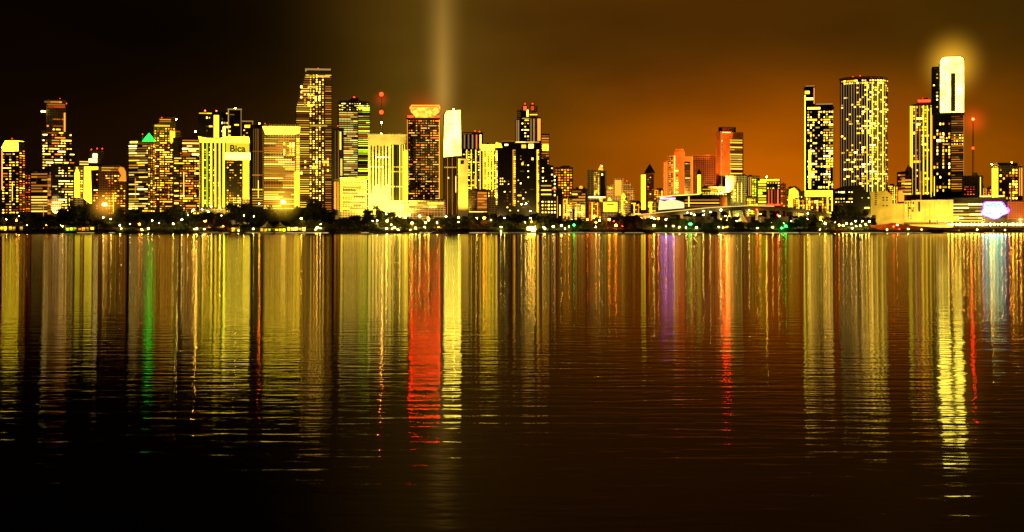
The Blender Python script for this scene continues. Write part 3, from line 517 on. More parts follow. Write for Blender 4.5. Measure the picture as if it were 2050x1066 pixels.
b.cols(1986, 336, 1999, 400, 6, .8, (STRIPY,), face='S'); b.rand(2000, 338, 2036, 400, 5.2, 5.6, .6, (Or, Ye, Pa), fh=.6); b.cols(2037, 336, 2045, 392, 5, .5, (STRIPO,)); b.block('roof_house', 1998, 326, 2036, 332, M_ROOF, -1); b.beacon(2030, 325, OLAMP, 1); b.beacon(1992, 329, YLAMP, 1.2)

# ---- low waterfront structures
b = Bld('curved_arena', 'long low curved building, left wall glowing white, orange ledges under a dark roof', 1318, 1462, 398, 2340, W_DARK, poly=[(1318, 470), (1318, 396), (1322, 394), (1350, 391), (1400, 389), (1440, 390), (1462, 384), (1462, 470)], nick='long low curved building')
b.poly('lit_wall', [(1318, 421), (1320, 400), (1330, 403), (1343, 399), (1358, 402), (1370, 406), (1370, 417)], emat('arena_wall_glow', (1, .85, .35), 1.2, 0, True), .6, 1)  # lit wall emits by itself in place of light falling on it
b.bands(1371, 398, 1440, 416, 6, .35, (Or, Ye, Or), .05); b.poly('roof_edge', [(1322, 396), (1350, 392.5), (1400, 390), (1400, 388.6), (1350, 391), (1322, 394)], STRIPW, 1.2, 2); b.rand(1395, 384, 1455, 392, 5, 4, .7, (Pa, Ye, Gy)); b.win(1378, 394, 1380, 414, Pa, out=1); b.block('rust_wall', 1441, 394, 1455, 415, W_ORANGE, .3, 2); b.win(1322, 397, 1352, 398.6, VIOL, 'added_violet_strip', out=.8)  # added strip, coloured violet for its streak on the water
b = Bld('blank_hall', 'big blank greenish-cream floodlit hall at the foot of the glowing crown tower', 1812, 1906, 402, 2280, W_PLAIN, nick='big blank cream hall')
b.rand(1813, 404, 1832, 440, 4.5, 5, .5, (W_BLACK,), fh=.8); b.rand(1813, 404, 1832, 440, 4.5, 5, .5, (Ye, Pa)); b.block('window_slot', 1839, 404, 1843, 424, W_BLACK, .4, 1)
for x in range(1852, 1906, 9): b.block('wall_joint', x, 404, x + .35, 446, W_BROWN, .12, 1)
b.block('plinth', 1812, 445, 1906, 450, W_BROWN, .5, 1); b.block('cornice', 1826, 400.5, 1906, 402.5, W_CREAM, .8, 4); b.roofbits(6, 3, W_GREY)
for x in (1860, 1874, 1890): b.block('door', x, 441, x + 3, 447, W_BLACK, .6, 1)
b = Bld('banded_arena', 'low arena with white light bands under a dark flat roof at the right edge', 1905, 2050, 404, 2290, W_DARK, nick='low banded arena')
b.block('roof', 1895, 396, 2012, 404, M_ROOF, 6); b.bands(1907, 406, 1967, 440, 6.4, .4, (Pa, Wh, Ye, Or), .15, seglen=26); b.block('rust_wall', 2014, 403, 2062, 440, W_RUST, .6, 4); b.cols(2016, 405, 2050, 438, 12, .2, (STRIPO, Re)); b.win(1909, 433, 1922, 442, Ye); b.bands(1905, 440, 1968, 445, 4, .5, (Ye,), .1); b.bands(1960, 391.5, 2010, 394, 2, .8, (Wh, Pa), out=1) if False else None
b.win(1962, 392, 1984, 395, Wh, 'roof_light', out=7); b.win(1992, 392, 2009, 395, Wh, 'roof_light', out=7); b.block('rust_wall_end', 2050, 396, 2075, 470, W_RUST, .2, 5)
ar = b
# cloud-shaped sign standing on its own frame before the arena
g = Bld('arena_sign', 'glowing white cloud-shaped sign with a purple rim on the arena front', 1966, 2016, 403, 2282, W_BLACK, body=False, cat='sign', nick='cloud sign')
def cloudpts(cx, cy, s): return [(cx + s * r * 24 * math.cos(t), cy + s * r * 16.5 * math.sin(t)) for t, r in [(2 * math.pi * i / 36, 1 + .09 * math.sin(5 * 2 * math.pi * i / 36 + .6) + .05 * math.cos(3 * 2 * math.pi * i / 36)) for i in range(36)]]
g.poly('rim', cloudpts(1991, 420, 1.08), emat('purple_rim', (.30, .08, 1), 6, 0, True), 0, 2)
g.poly('face', cloudpts(1991, 420.5, .92), emat('white_sign_face', (.12, .95, .66), 8.5, 0, True), .7, .6)
for x, y in ((1975, 410.5), (1979, 412), (1984.5, 410.5), (1990.5, 408), (1993, 412), (1999, 410), (2003, 413), (2008, 410.5), (2013, 415), (2014, 420), (1977, 428.5), (1982, 427), (2003, 428)): g.poly('mark', [(x - 2.2, y - .8), (x + .4, y - 1.5), (x + 2.5, y + .9), (x, y + 1.5)], W_BLACK, 1.1, 1)
g.block('frame', 1972, 436, 2010, 470, M_METAL, -.4, 1.4)
g.d = 2
# small low-rises filling the waterfront between the larger blocks
for x0, x1, yt, wl, mt, lab, nk in (
    (1126, 1146, 398, W_TAN, (Ye, Or, Pa), 'small tan low-rise with speckled windows between the stepped annex and the domed block', 'small speckled low-rise'),
    (1150, 1172, 408, W_CREAM, (Ye, Pa), 'tiny cream shop row with a bright front below the block with the roof dome', 'tiny cream shop row'),
    (1178, 1204, 404, W_BROWN, (Or, Ye, Re), 'small brown low-rise with orange windows at the foot of the boxy spire tower', 'small brown low-rise'),
    (1242, 1262, 400, W_CREAM, (Pa, Ye), 'narrow cream low-rise right of the small bright yellow hall', 'narrow cream low-rise'),
    (1262, 1284, 406, W_DARK, (Or, Pa, Re), 'dark flat low-rise with mixed orange and red windows left of the pointed roof tower', 'dark flat low-rise'),
    (1296, 1318, 404, W_CREAM, (Ye, Pa, Or), 'low yellow block with dotted windows between the pointed roof tower and the curved building', 'dotted yellow low block'),
    (1308, 1328, 380, W_TAN, (Ye, Or), 'upright small tan block just left of the shorter terracotta tower', 'upright small tan block'),
    (1494, 1518, 396, W_CREAM, (Gy, Ye), 'low green-lit block in front of the narrow striped block', 'low green-lit block'),
    (1588, 1612, 398, W_TAN, (Pa, Ye, Or), 'cluttered low tan block between the rounded yellow block and the podium', 'cluttered low tan block'),
    (1776, 1798, 372, W_BROWN, (Ye, Or), 'thin brown block peeking above the green-yellow annex', 'thin brown block'),
    (1964, 1986, 376, W_TAN, (Or, Ye, Re), 'low tan block between the plain orange block and the far right block', 'low tan block by the mast')):
    b = Bld('low_rise', lab, x0, x1, yt, 2440 if yt < 385 else random.uniform(2266, 2276), wl, nick=nk)
    b.rand(x0 + 1, yt + 3, x1 - 1, min(yt + 34, 440), 3.8, 4.0, .75, mt, fw=.6, fh=.5); b.roofbits(4, 4, wl); b.win(x0 + 2, yt + 1, x0 + 2 + .4 * (x1 - x0), yt + 2.3, Ye, 'light_strip')
    for q in range(2): xx = random.uniform(x0 + 1, x1 - 3); b.win(xx, yt + 2, xx + random.uniform(1, 1.8), yt + 40, random.choice((STRIPY, STRIPY, STRIPO)), 'light_strip', out=.6)  # added glowing strips, there to draw narrow streaks on the water
for s_ in ALL:
    if 20 < s_.fx1 - s_.fx0 < 70 and s_.yt < 345 and s_.wall in (W_DARK, W_BLACK, W_BROWN, W_TAN) and s_.nick not in ('black tower', 'broad black tower', 'plain brown slab', 'red crowned tower', 'big round-fronted tower'):
        for q in range(1):
            xx = random.uniform(s_.fx0 + 4, s_.fx1 - 5); ya = max(s_.yt + 40, 330) + random.uniform(0, 40); s_.win(xx, ya, xx + random.uniform(.8, 1.3), ya + random.uniform(30, 60), random.choice((STRIPY, STRIPW, STRIPO)), 'light_strip', out=.6)  # extra glowing strip added for a water streak
    s_.finish()
    if len(s_.e['label'].split()) > 16: print('LONG', s_.e['label'])

# ---- masts
def mast(px, ytop, ybase, D, label, lamps, group=None):
    e = link('radio_mast', None); e.location = (X(px, D), D, 0); tagit(e, label, 'mast')
    mb = MB(); r = .9
    for k in range(3):
        a = 2 * math.pi * k / 3
        mb.tube((r * 2.2 * math.cos(a), r * 2.2 * math.sin(a), Z(ybase, D)), (r * .4 * math.cos(a), r * .4 * math.sin(a), Z(ytop, D)), .3)
    z = Z(ybase, D); zt = Z(ytop, D); i = 0
    while z < zt - 3:
        t = (z - Z(ybase, D)) / (zt - Z(ybase, D)); rr = r * (2.2 - 1.8 * t)
        for k in range(3):
            a = 2 * math.pi * k / 3; c = 2 * math.pi * (k + 1) / 3
            mb.tube((rr * math.cos(a), rr * math.sin(a), z), (rr * .95 * math.cos(c), rr * .95 * math.sin(c), z + 3), .15, seg=4)
        z += 3
    mb.build('lattice', M_METAL, e)
    for y, rad, m in lamps:
        mb = MB(); ball(mb, (0, 0, Z(y, D)), rad * D / F); mb.build('beacon', m, e)
mast(763.5, 183, 272, 2365, 'slim lattice mast with red lamps on the roof of the cream slotted building', ((189, 4.2, RLAMP), (225, 4.2, RLAMP), (246, 1.6, WBEAC)))
mast(1948, 234, 352, 2430, 'slim lattice mast with red lamps right of the glowing crown tower', ((239, 2.8, MASTR), (297, 2.8, RLAMP)))

# ================================================================== GROUND, WATER, SHORE
def sheet(name, x0, y0, x1, y1, z, mat, kind='structure'):
    o = link(name, mesh_from([(x0, y0, z), (x1, y0, z), (x1, y1, z), (x0, y1, z)], [(0, 1, 2, 3)], name), mat); o['kind'] = kind; return o
gm = wmat('ground_soil', (.03, .028, .02), rough=.95)
sheet('ground', -30000, 2104, 30000, 40000, 2.0, gm)
mb = MB(); mb.box(-30000, 2100, -3, 30000, 2104, 2.3); o = mb.build('seawall', wmat('seawall_concrete', (.38, .33, .25), rough=.85)); tagit(o, 'long low concrete seawall along the waterline', 'seawall')
EDGE = emat('waterline_glow', (1, .66, .26), 1.1, .8); px = -20  # emissive dashes make the bright waterline; no lamps there
while px < 2075:
    L = random.uniform(6, 40)
    if R() < (.45 if px < 1000 else .8):
        e_ = link('waterline_glow', pane_mesh(EDGE), None, o); e_.location = (X(px + L / 2, 2100), 2100, 1.2); e_.scale = (L * 2100 / F, .15, .55)
    px += L + random.uniform(1, 6)

m, nt, o = newmat('water')
tc = N(nt, 'ShaderNodeTexCoord')
def nz(sx, sy, det, rot=0):
    mp = N(nt, 'ShaderNodeMapping'); mp.inputs['Scale'].default_value = (sx, sy, 1); mp.inputs['Rotation'].default_value = (0, 0, rot)
    nt.links.new(tc.outputs['Object'], mp.inputs[0]); t = N(nt, 'ShaderNodeTexNoise'); t.inputs['Scale'].default_value = 1; t.inputs['Detail'].default_value = det
    t.inputs['Roughness'].default_value = .5; nt.links.new(mp.outputs[0], t.inputs['Vector']); return t.outputs[0]
sw = N(nt, 'ShaderNodeSeparateXYZ'); nt.links.new(tc.outputs['Object'], sw.inputs[0])
near = N(nt, 'ShaderNodeMapRange', interpolation_type='SMOOTHSTEP'); near.inputs['From Min'].default_value = 35; near.inputs['From Max'].default_value = 190; near.inputs['To Min'].default_value = 1; near.inputs['To Max'].default_value = 0
nt.links.new(sw.outputs[1], near.inputs['Value']); near = near.outputs[0]
h = mth(nt, 'ADD', mth(nt, 'MULTIPLY', nz(.09, .95, 1.0), .016), mth(nt, 'MULTIPLY', nz(.2, 2.6, 1.0), .003))
h2 = mth(nt, 'ADD', mth(nt, 'MULTIPLY', nz(.33, 1.15, 1.0, .05), .023), mth(nt, 'MULTIPLY', nz(1.3, 2.9, 1.0, -.08), .008))
h = mth(nt, 'ADD', h, mth(nt, 'MULTIPLY', h2, near))
bp = N(nt, 'ShaderNodeBump'); bp.inputs['Strength'].default_value = 1; bp.inputs['Distance'].default_value = 1; nt.links.new(h, bp.inputs['Height'])
gl = N(nt, 'ShaderNodeBsdfAnisotropic', distribution='BECKMANN')
WATER_A = .025; an = .95
rr = mth(nt, 'SQRT', mth(nt, 'MULTIPLY', mth(nt, 'SUBTRACT', WATER_A, mth(nt, 'MULTIPLY', near, .016)), 1 - an)); nt.links.new(rr, gl.inputs['Roughness']); gl.inputs['Anisotropy'].default_value = an
gl.inputs['Color'].default_value = (.48, .44, .41, 1)
tg = N(nt, 'ShaderNodeCombineXYZ'); tg.inputs[0].default_value = 1; nt.links.new(tg.outputs[0], gl.inputs['Tangent'])
nt.links.new(bp.outputs[0], gl.inputs['Normal'])
df = N(nt, 'ShaderNodeBsdfDiffuse'); df.inputs[0].default_value = (.006, .004, .003, 1)
fr = N(nt, 'ShaderNodeFresnel'); fr.inputs[0].default_value = 1.333
ms = N(nt, 'ShaderNodeMixShader'); nt.links.new(fr.outputs[0], ms.inputs[0]); nt.links.new(df.outputs[0], ms.inputs[1]); nt.links.new(gl.outputs[0], ms.inputs[2]); nt.links.new(ms.outputs[0], o.inputs[0])
sheet('water', -30000, -3000, 30000, 2101, 0, m)

# ================================================================== TREES
def foliage_mat(name, c1, c2):
    m, nt, o = newmat(name); p = N(nt, 'ShaderNodeBsdfPrincipled'); p.inputs['Roughness'].default_value = .7
    g = N(nt, 'ShaderNodeNewGeometry'); mx = N(nt, 'ShaderNodeMix', data_type='RGBA'); nt.links.new(g.outputs['Random Per Island'], mx.inputs[0])
    mx.inputs[6].default_value = (*c1, 1); mx.inputs[7].default_value = (*c2, 1); nt.links.new(mx.outputs[2], p.inputs['Base Color']); nt.links.new(p.outputs[0], o.inputs[0]); return m
LEAF = foliage_mat('leaves', (.035, .05, .02), (.07, .09, .03)); PALM = foliage_mat('palm_fronds', (.04, .055, .02), (.07, .08, .03)); BARK = wmat('bark', (.06, .045, .03), rough=.9)
def leafquad(mb, c, s):
    a = Vector((random.gauss(0, 1), random.gauss(0, 1), random.gauss(0, 1))).normalized(); b_ = a.orthogonal().normalized(); c_ = a.cross(b_); n = len(mb.v); c = Vector(c)
    for u, v in ((-1, -.6), (1, -.4), (.8, .6), (-.7, .7)): mb.v.append(tuple(c + b_ * u * s + c_ * v * s))
    mb.f.append((n, n + 1, n + 2, n + 3))
def tree_meshes(kind, seed):
    random.seed(seed); tr = MB(); cr = MB()           # unit tree 1 m wide radius .5, height 1
    if kind == 'broad' or kind == 'tall':
        tr.tube((0, 0, 0), (.02, 0, .35), .03, .02, 7)
        lobes = []
        for k in range(11):
            a = R() * 6.28; rr = .32 * math.sqrt(R()); z = .42 + .42 * R(); lobes.append((rr * math.cos(a), rr * math.sin(a), z, .13 + .09 * R()))
            tr.tube((.02, 0, .3), (rr * .8 * math.cos(a), rr * .8 * math.sin(a), z), .014, .005, 5)
        lobes.append((0, 0, .6, .26))
        for x, y, z, r in lobes:
            for i in range(150):
                d = Vector((random.gauss(0, 1), random.gauss(0, 1), random.gauss(0, 1))).normalized() * r * (R() ** .4) * 1.05
                leafquad(cr, (x + d.x, y + d.y, min(.995, z + d.z * .85)), .022 + .02 * R())
    elif kind == 'shrub':
        for k in range(4): tr.tube((0, 0, 0), (.3 * (R() - .5), .3 * (R() - .5), .5), .02, .006, 5)
        for i in range(900):
            d = Vector((random.gauss(0, 1), random.gauss(0, 1), random.gauss(0, 1))).normalized() * (R() ** .4)
            leafquad(cr, (d.x * .5, d.y * .5, .5 + d.z * .48), .03 + .03 * R())
    elif kind == 'palm':
        tr.tube((0, 0, 0), (.03, 0, .4), .022, .017, 7); tr.tube((.03, 0, .4), (.05, 0, .8), .017, .014, 7)
        for k in range(22):
            a = 6.28 * k / 22 + R() * .3; up = .25 + .5 * R() if k % 2 else -.1 + .3 * R(); p = Vector((.05, 0, .8)); L = .075
            for st in range(6):
                q = p + Vector((math.cos(a) * L, math.sin(a) * L, (up - st * .22) * L)); w = .035 * (1 - st / 7)
                side = Vector((-math.sin(a), math.cos(a), 0)) * w; n = len(cr.v)
                cr.v += [tuple(p), tuple(q), tuple(q + side - Vector((0, 0, w * .9))), tuple(p + side - Vector((0, 0, w * .9))), tuple(q - side - Vector((0, 0, w * .9))), tuple(p - side - Vector((0, 0, w * .9)))]
                cr.f += [(n, n + 1, n + 2, n + 3), (n + 1, n, n + 5, n + 4)]; p = q
    a = mesh_from(tr.v, tr.f, 'trunk'); a.materials.append(BARK); c = mesh_from(cr.v, cr.f, 'crown'); c.materials.append(PALM if kind == 'palm' else LEAF)
    return a, c
protos = {k: [tree_meshes(k, 40 + 7 * i + len(k)) for i in range(n)] for k, n in (('broad', 5), ('tall', 3), ('palm', 3), ('shrub', 3))}
random.seed(5)
SMALL = []     # (object, px, kind-word) for labels later
def plant(kind, px, ytop, D, wpx):
    t, c = random.choice(protos[kind]); nm = {'broad': 'tree', 'tall': 'tree', 'palm': 'palm_tree', 'shrub': 'shrub'}[kind]
    e = link(nm, None); h = Z(ytop, D) - 1.8; w = wpx * D / F
    e.location = (X(px, D), D, 1.8); e.rotation_euler = (0, 0, R() * 6.28)
    a = link('trunk', t, None, e); b_ = link('crown', c, None, e)
    for q in (a, b_): q.scale = (w, w, h)
    SMALL.append((e, px, kind, D, ytop)); return e
prof = [(0, 430), (50, 424), (75, 430), (100, 432), (125, 420), (150, 401), (175, 405), (195, 424), (218, 430), (240, 408), (260, 418), (290, 422), (330, 414), (350, 404), (372, 415), (400, 428), (420, 424), (445, 430), (465, 410), (490, 404), (503, 410), (515, 400), (532, 410), (548, 422), (580, 428), (598, 414), (612, 402), (640, 400), (655, 410), (668, 424), (680, 432), (720, 432), (736, 420), (750, 410), (765, 420), (790, 432), (830, 436), (860, 438), (880, 434), (900, 430), (925, 434), (950, 428), (985, 424), (1005, 428), (1050, 428), (1080, 432), (1120, 434), (1150, 436), (1180, 442), (1215, 436), (1235, 428), (1262, 428), (1300, 440), (1340, 438), (1700, 440), (1745, 452), (1760, 458)]
def pf(x):
    for (a, ya), (b_, yb) in zip(prof, prof[1:]):
        if a <= x <= b_: return ya + (yb - ya) * (x - a) / (b_ - a)
    return 456
x = -14
while x < 1300:                                            # tall back row
    y = pf(max(0, x)) + random.uniform(-5, 3); wd = random.uniform(28, 44)
    if y < 412: wd *= 1.15
    plant('broad' if R() < .8 else 'tall', x, y, 2190 + 40 * R(), wd); x += wd * random.uniform(.38, .6)
x = -10
while x < 1760:                                            # lower front row near the seawall
    y = random.uniform(436, 447) if x < 1270 else random.uniform(432, 446); wd = random.uniform(18, 28)
    if x > 1700: y += 6
    plant(random.choice(('broad', 'tall', 'broad')), x, y, 2128 + 25 * R(), wd); x += wd * random.uniform(.5, .75)
for x, y in ((1105, 428), (1128, 432), (1160, 430), (752, 404), (782, 420), (1240, 420), (1590, 428), (1548, 430), (500, 402), (350, 402), (1672, 436), (1420, 430), (1350, 432), (860, 426), (1815, 446), (1790, 444)): plant('palm', x, y, 2160, 26)
x = -10
while x < 2075:
    plant('shrub', x, random.uniform(454, 458) if x < 1750 else random.uniform(458, 461), 2112 + 6 * R(), random.uniform(15, 24)); x += random.uniform(9, 14)
for x_, y_, w_ in ((1694, 405, 40), (1722, 412, 38), (1675, 420, 30), (1742, 428, 30), (1640, 436, 26), (626, 398, 46)): plant('broad', x_, y_, 2200, w_)
# ================================================================== BRIDGE
def deck_y(px):
    t = [(1240, 433), (1270, 431), (1340, 424), (1420, 416), (1500, 412), (1570, 414), (1630, 421), (1680, 430), (1710, 436)]
    for (a, ya), (c, yb) in zip(t, t[1:]):
        if a <= px <= c: return ya + (yb - ya) * (px - a) / (c - a)
    return 436
BD = 2250; br = link('road_bridge', None); br.location = (X(1480, BD), BD, 0); tagit(br, 'long dark arched road bridge with a lit yellow parapet along its top', 'bridge')
mb = MB(); lt = MB(); ox = X(1480, BD); ps = list(range(1240, 1711, 10))
for a, c in zip(ps, ps[1:]):
    xa, xb = X(a, BD) - ox, X(c, BD) - ox; za, zb = Z(deck_y(a) + 1, BD), Z(deck_y(c) + 1, BD); n = len(mb.v)
    mb.prism([(xa, za - 6), (xb, zb - 6), (xb, zb), (xa, za)], 0, 16)
    if a < 1545: lt.prism([(xa, za + .1), (xb, zb + .1), (xb, zb + 1.5), (xa, za + 1.5)], .2, .8)
mb.build('deck', M_ROOF, br); lt.build('lit_parapet', emat('parapet_light', (1, .66, .12), 1.1, 0), br)
for px in range(1265, 1700, 25): mb = MB(); mb.box(X(px, BD) - ox - 2, 3, 1.5, X(px, BD) - ox + 2, 13, Z(deck_y(px) + 1, BD) - 5.9); mb.build('pier', M_ROOF, br)
mb = MB(); mb.box(-X(60, 2816) * 0 - 195, 17, 1.5, 185, 19, Z(434, BD)); mb.build('embankment', M_ROOF, br)

# ================================================================== SMALL LIGHTS AND SHORE FURNITURE
def lamp_proto(mat, r):
    post = MB(); post.tube((0, 0, 0), (0, 0, .94), .02, .012, 6); post.tube((0, 0, .93), (0, -.03, .985), .012, .01, 5); post.lathe([(.045, 0), (.045, .03), (.02, .05)], 8)
    pm = mesh_from(post.v, post.f, 'post'); pm.materials.append(M_METAL)
    return pm
post_me = lamp_proto(None, 1); heads = {}
def head_me(mat):
    if mat.name not in heads:
        mb = MB(); mb.lathe([(.15, -.5), (.9, -.35), (1, .1), (.6, .5), (.1, .6)], 8); me = mesh_from(mb.v, mb.f, 'lamp_head'); me.materials.append(mat); heads[mat.name] = me
    return heads[mat.name]
LCOL = {'w': WBEAC, 'y': YLAMP, 'o': OLAMP, 'r': SRED, 'g': GLAMP}
CN = {'w': 'white', 'y': 'yellow', 'o': 'orange', 'r': 'red', 'g': 'green'}
def lamp(px, py, c='w', r=1.2, D=2107.5):
    e = link('street_lamp', None); e.location = (X(px, D), D, 2.0); h = Z(py, D) - 2.0
    if h < 1.5: h = 1.5
    a = link('post', post_me, None, e); a.scale = (8, 8, h); b_ = link('lamp_head', head_me(LCOL[c]), None, e); b_.location = (0, -.03 * 8, h); s = r * D / F; s *= .75; b_.scale = (s * random.uniform(.8, 1.5), s, s * random.uniform(1.2, 2.1))
    SMALL.append((e, px, 'lamp' + c, D, py))
lamps = '''13 440 w 1.2;33 442 o 2;38 433 w 1;207 436 w 1.5;222 439 w 1.5;240 452 w 1.7;243 458 w 1.1;260 449 w 1.5;277 427 w 1.5;279 449 o 2.2;284 460 y 2;297 458 w 1.6;305 442 w 1;347 449 w 2;364 440 w 2;376 431 w 1;384 424 w 2.6;388 421 y 2;390 459 y 1.6;394 458 w 1.8;405 419 w 1.6;411 443 o 2.6;409 459 w 1.5;417 424 w 1.6;423 414 w 1.5;440 417 y 1.8;443 432 w 1;447 453 o 1.5;477 462 w 1;488 432 w 1;496 413 y 2.3;508 433 w 1.2;519 408 y 2;507 459 w 2;
593 424 y 2;603 438 y 2.3;635 456 y 2.4;641 457 w 1.4;632 460 w 1;746 443 w 1;755 442 w 1.5;757 427 w 2.2;773 429 w 1.6;775 443 y 2.6;774 458 w 2;790 456 y 1.8;783 450 w 1.2;797 460 w 1.6;800 433 y 2;812 436 w 1.5;820 430 y 2;825 447 y 2.6;832 457 y 2.6;822 460 w 1;840 433 w 2;858 436 o 3;852 446 y 2;858 441 y 2.4;850 455 y 1.7;875 446 w 1.6;878 455 o 1;893 434 w 1.7;918 436 y 1.8;918 445 w 1.2;955 437 w 1.7;969 437 o 3;983 441 w 1;1003 455 w 1.7;1003 467 w 1;
1010 437 w 1.7;1044 409 w 1.6;1053 408 w 1.6;1062 423 w 1.6;1062 437 w 1.5;1064 444 o 2;1051 446 w 1;1091 458 w 1.8;1088 455 w 1;1108 454 w 1.8;1124 452 w 2;1139 454 y 1.4;1149 451 g 2.6;1131 458 w 1;1176 440 o 1.8;1184 440 r 1.4;1193 446 o 2;1200 442 w 1.5;1193 455 w 1.2;1220 440 o 3;1229 443 r 1.8;1233 452 o 3;1246 453 r 1.2;
1284 438 o 3;1291 435 r 1.5;1300 434 r 2;1305 436 w 1.6;1310 438 w 1.2;1318 438 o 2.4;1309 452 y 2.4;1333 440 w 1.7;1333 453 w 1;1348 453 y 1.8;1360 455 y 1.8;1373 456 w 1.2;1382 449 g 3.6;1394 456 w 1.6;1376 426 w 1;1384 428 w 1.3;1390 431 w 1.2;1408 423 w 1.5;1408 431 w 1.5;1422 425 w 1.3;1439 455 w 1.6;1448 456 y 1.5;1443 421 w 2;1452 433 y 1.4;1475 443 w 1.4;1500 421 w 1.6;1515 420 r 1.8;1516 457 w 1.5;1522 429 o 2;1540 446 w 1;1547 455 y 2;1557 431 r 1.5;1560 433 w 1.5;1565 457 g 2.4;1573 453 g 2.6;1584 444 w 1.8;1545 445 y 1;1616 439 w 1.5;1617 428 w 1.6;1669 436 w 1.2;1641 460 w 1;
1646 443 y 2.6;1652 448 y 2.6;1672 446 y 2;1680 451 o 3;1688 452 y 2.4;1695 448 y 2;1704 449 y 2;1706 457 w 1.5;1713 443 w 1.5;1714 453 w 1.4;1722 452 y 1.5;1726 443 w 1.5;1733 450 y 2;1740 444 y 2;1776 460 w 1.2;1789 454 r 2;1796 451 w 1.6;1800 459 r 1.3;1818 459 w 1.2;1845 460 y 1.3;1956 460 w 1;2012 461 w 1'''
for t in lamps.replace('\n', '').split(';'):
    if t.strip():
        a = t.split(); py = float(a[1]); D_ = 2107.5 if py > 448 else (2125 if py > 436 else (2180 if py > 428 else 2240))
        lamp(float(a[0]), py, a[2], float(a[3]) * .8, D_ if not (1260 < float(a[0]) < 1700 and py < 448) else 2244)
# random extra lamps twinkling between the trees
for i in range(8):
    px = random.uniform(0, 1760); lamp(px, random.uniform(446, 461), random.choice('wwyyo'), random.uniform(.5, .85), 2107.5)
# row of round lamps along the right promenade
px = 1899
while px < 2052: lamp(px, 449.5, 'y', 2.4, 2150); px += 7.6

def floodmast(px, py, D, label, c):
    e = link('floodlight_mast', None); e.location = (X(px, D), D, 2); tagit(e, label, 'floodlight'); h = Z(py, D) - 2
    mb = MB(); mb.tube((0, 0, 0), (0, 0, h), .5, .3); mb.build('post', M_METAL, e)
    mb = MB(); mb.lathe([(.4, h - 2.5), (3.6, h - 1.8), (4.2, h), (3, h + 2.2), (.5, h + 3)], 12, 0, -1); mb.build('lamp_head', emat('flood_head', c, 16, 0, True), e)
floodmast(210, 410, 2188, 'tall mast with a glaring yellow-orange floodlight before the rounded block', (1, .60, .06))
floodmast(567, 405, 2188, 'tall mast with a glaring yellow floodlight before the yellow banded office slab', (1, .74, .08))

def pavilion(px0, px1, ytop, label, mat, D=2110, name='pavilion', roof='flat', nick=''):
    e = link(name, None); w = (px1 - px0) * D / F; e.location = (X((px0 + px1) / 2, D), D, 2); h = Z(ytop, D) - 2; tagit(e, label, 'pavilion' if name == 'pavilion' else 'tent')
    mb = MB()
    if roof == 'flat': mb.box(-w / 2 - 1, -1, h - 1, w / 2 + 1, 9, h)
    else:
        k = max(1, int(w / 18)); s = w / k
        for i in range(k): mb.lathe([(s * .52, h * .45), (s * .3, h * .6), (s * .1, h * .8), (.1, h)], 4, -w / 2 + s * (i + .5), 5)
    mb.build('roof', W_WHITE if roof != 'flat' else W_GREY, e)
    mb = MB(); hh = h - 1 if roof == 'flat' else h * .45; n = max(2, int(w / 5))
    for i in range(n + 1): mb.box(-w / 2 + i * w / n - .25, -.5, 0, -w / 2 + i * w / n + .25, 0, hh)
    mb.build('columns', W_WHITE, e); i = 0
    for i in range(n):
        if R() < .85: q = link('lit_bay', pane_mesh(random.choice(mat)), None, e); q.location = (-w / 2 + (i + .5) * w / n, 1, hh * (.45 + .1 * R())); q.scale = (w / n * .75, .4, hh * (.35 + .3 * R()))
pavilion(0, 14, 450, 'tiny lit waterside pavilion at the extreme left edge', (Ye, Wh))
pavilion(17, 46, 450, 'lit waterside pavilion below the far left tower', (Ye, Pa, Ye))
pavilion(131, 153, 452, 'greenish yellow lit pavilion, left one of three at the water below the stepped tower', (Gy, Ye, Pa))
pavilion(156, 178, 452, 'orange-yellow lit pavilion, middle one of three at the water', (Ye, Or, Pa))
pavilion(180, 197, 450, 'bright yellow lit pavilion, right one of three at the water', (Ye, Pa))
pavilion(455, 479, 453, 'yellow lit pavilion at the water below the yellow sign building', (Ye, Or, Pa))
pavilion(521, 572, 443, 'row of pointed lit event tents at the water below the yellow banded office slab', (Ye, Gy, Ye), name='event_tent', roof='tent')
pavilion(574, 612, 452, 'long low pinkish lit pavilion right of the event tents', (Pa, Or, Pa))
pavilion(1055, 1073, 450, 'small square bright yellow kiosk at the water below the broad black tower', (YLAMP,))
pavilion(1452, 1472, 422, 'left peaked yellow tent on the bridge slope', (Ye,), 2243, 'event_tent', 'tent')
pavilion(1476, 1498, 422, 'right peaked yellow tent on the bridge slope', (Ye, Gy), 2243, 'event_tent', 'tent')
# right waterfront quay with an orange lit slope
e = link('quay_terrace', None); e.location = (X(1900, 2140), 2140, 0); tagit(e, 'long orange-lit terraced quay wall at the right waterline', 'quay')
mb = MB(); oo = X(1900, 2140)
mb.prism([(X(1745, 2140) - oo, 1.9), (X(2075, 2140) - oo, 1.9), (X(2075, 2140) - oo, Z(456, 2140)), (X(1880, 2140) - oo, Z(456, 2140)), (X(1830, 2140) - oo, Z(453, 2140)), (X(1790, 2140) - oo, Z(447, 2140)), (X(1745, 2140) - oo, Z(452, 2140))], 0, 12); mb.build('wall', W_ORANGE, e)
mb = MB(); mb.box(X(1850, 2140) - oo, -6, 2.01, X(2075, 2140) - oo, -.01, 4.0); mb.build('step', W_TAN, e)

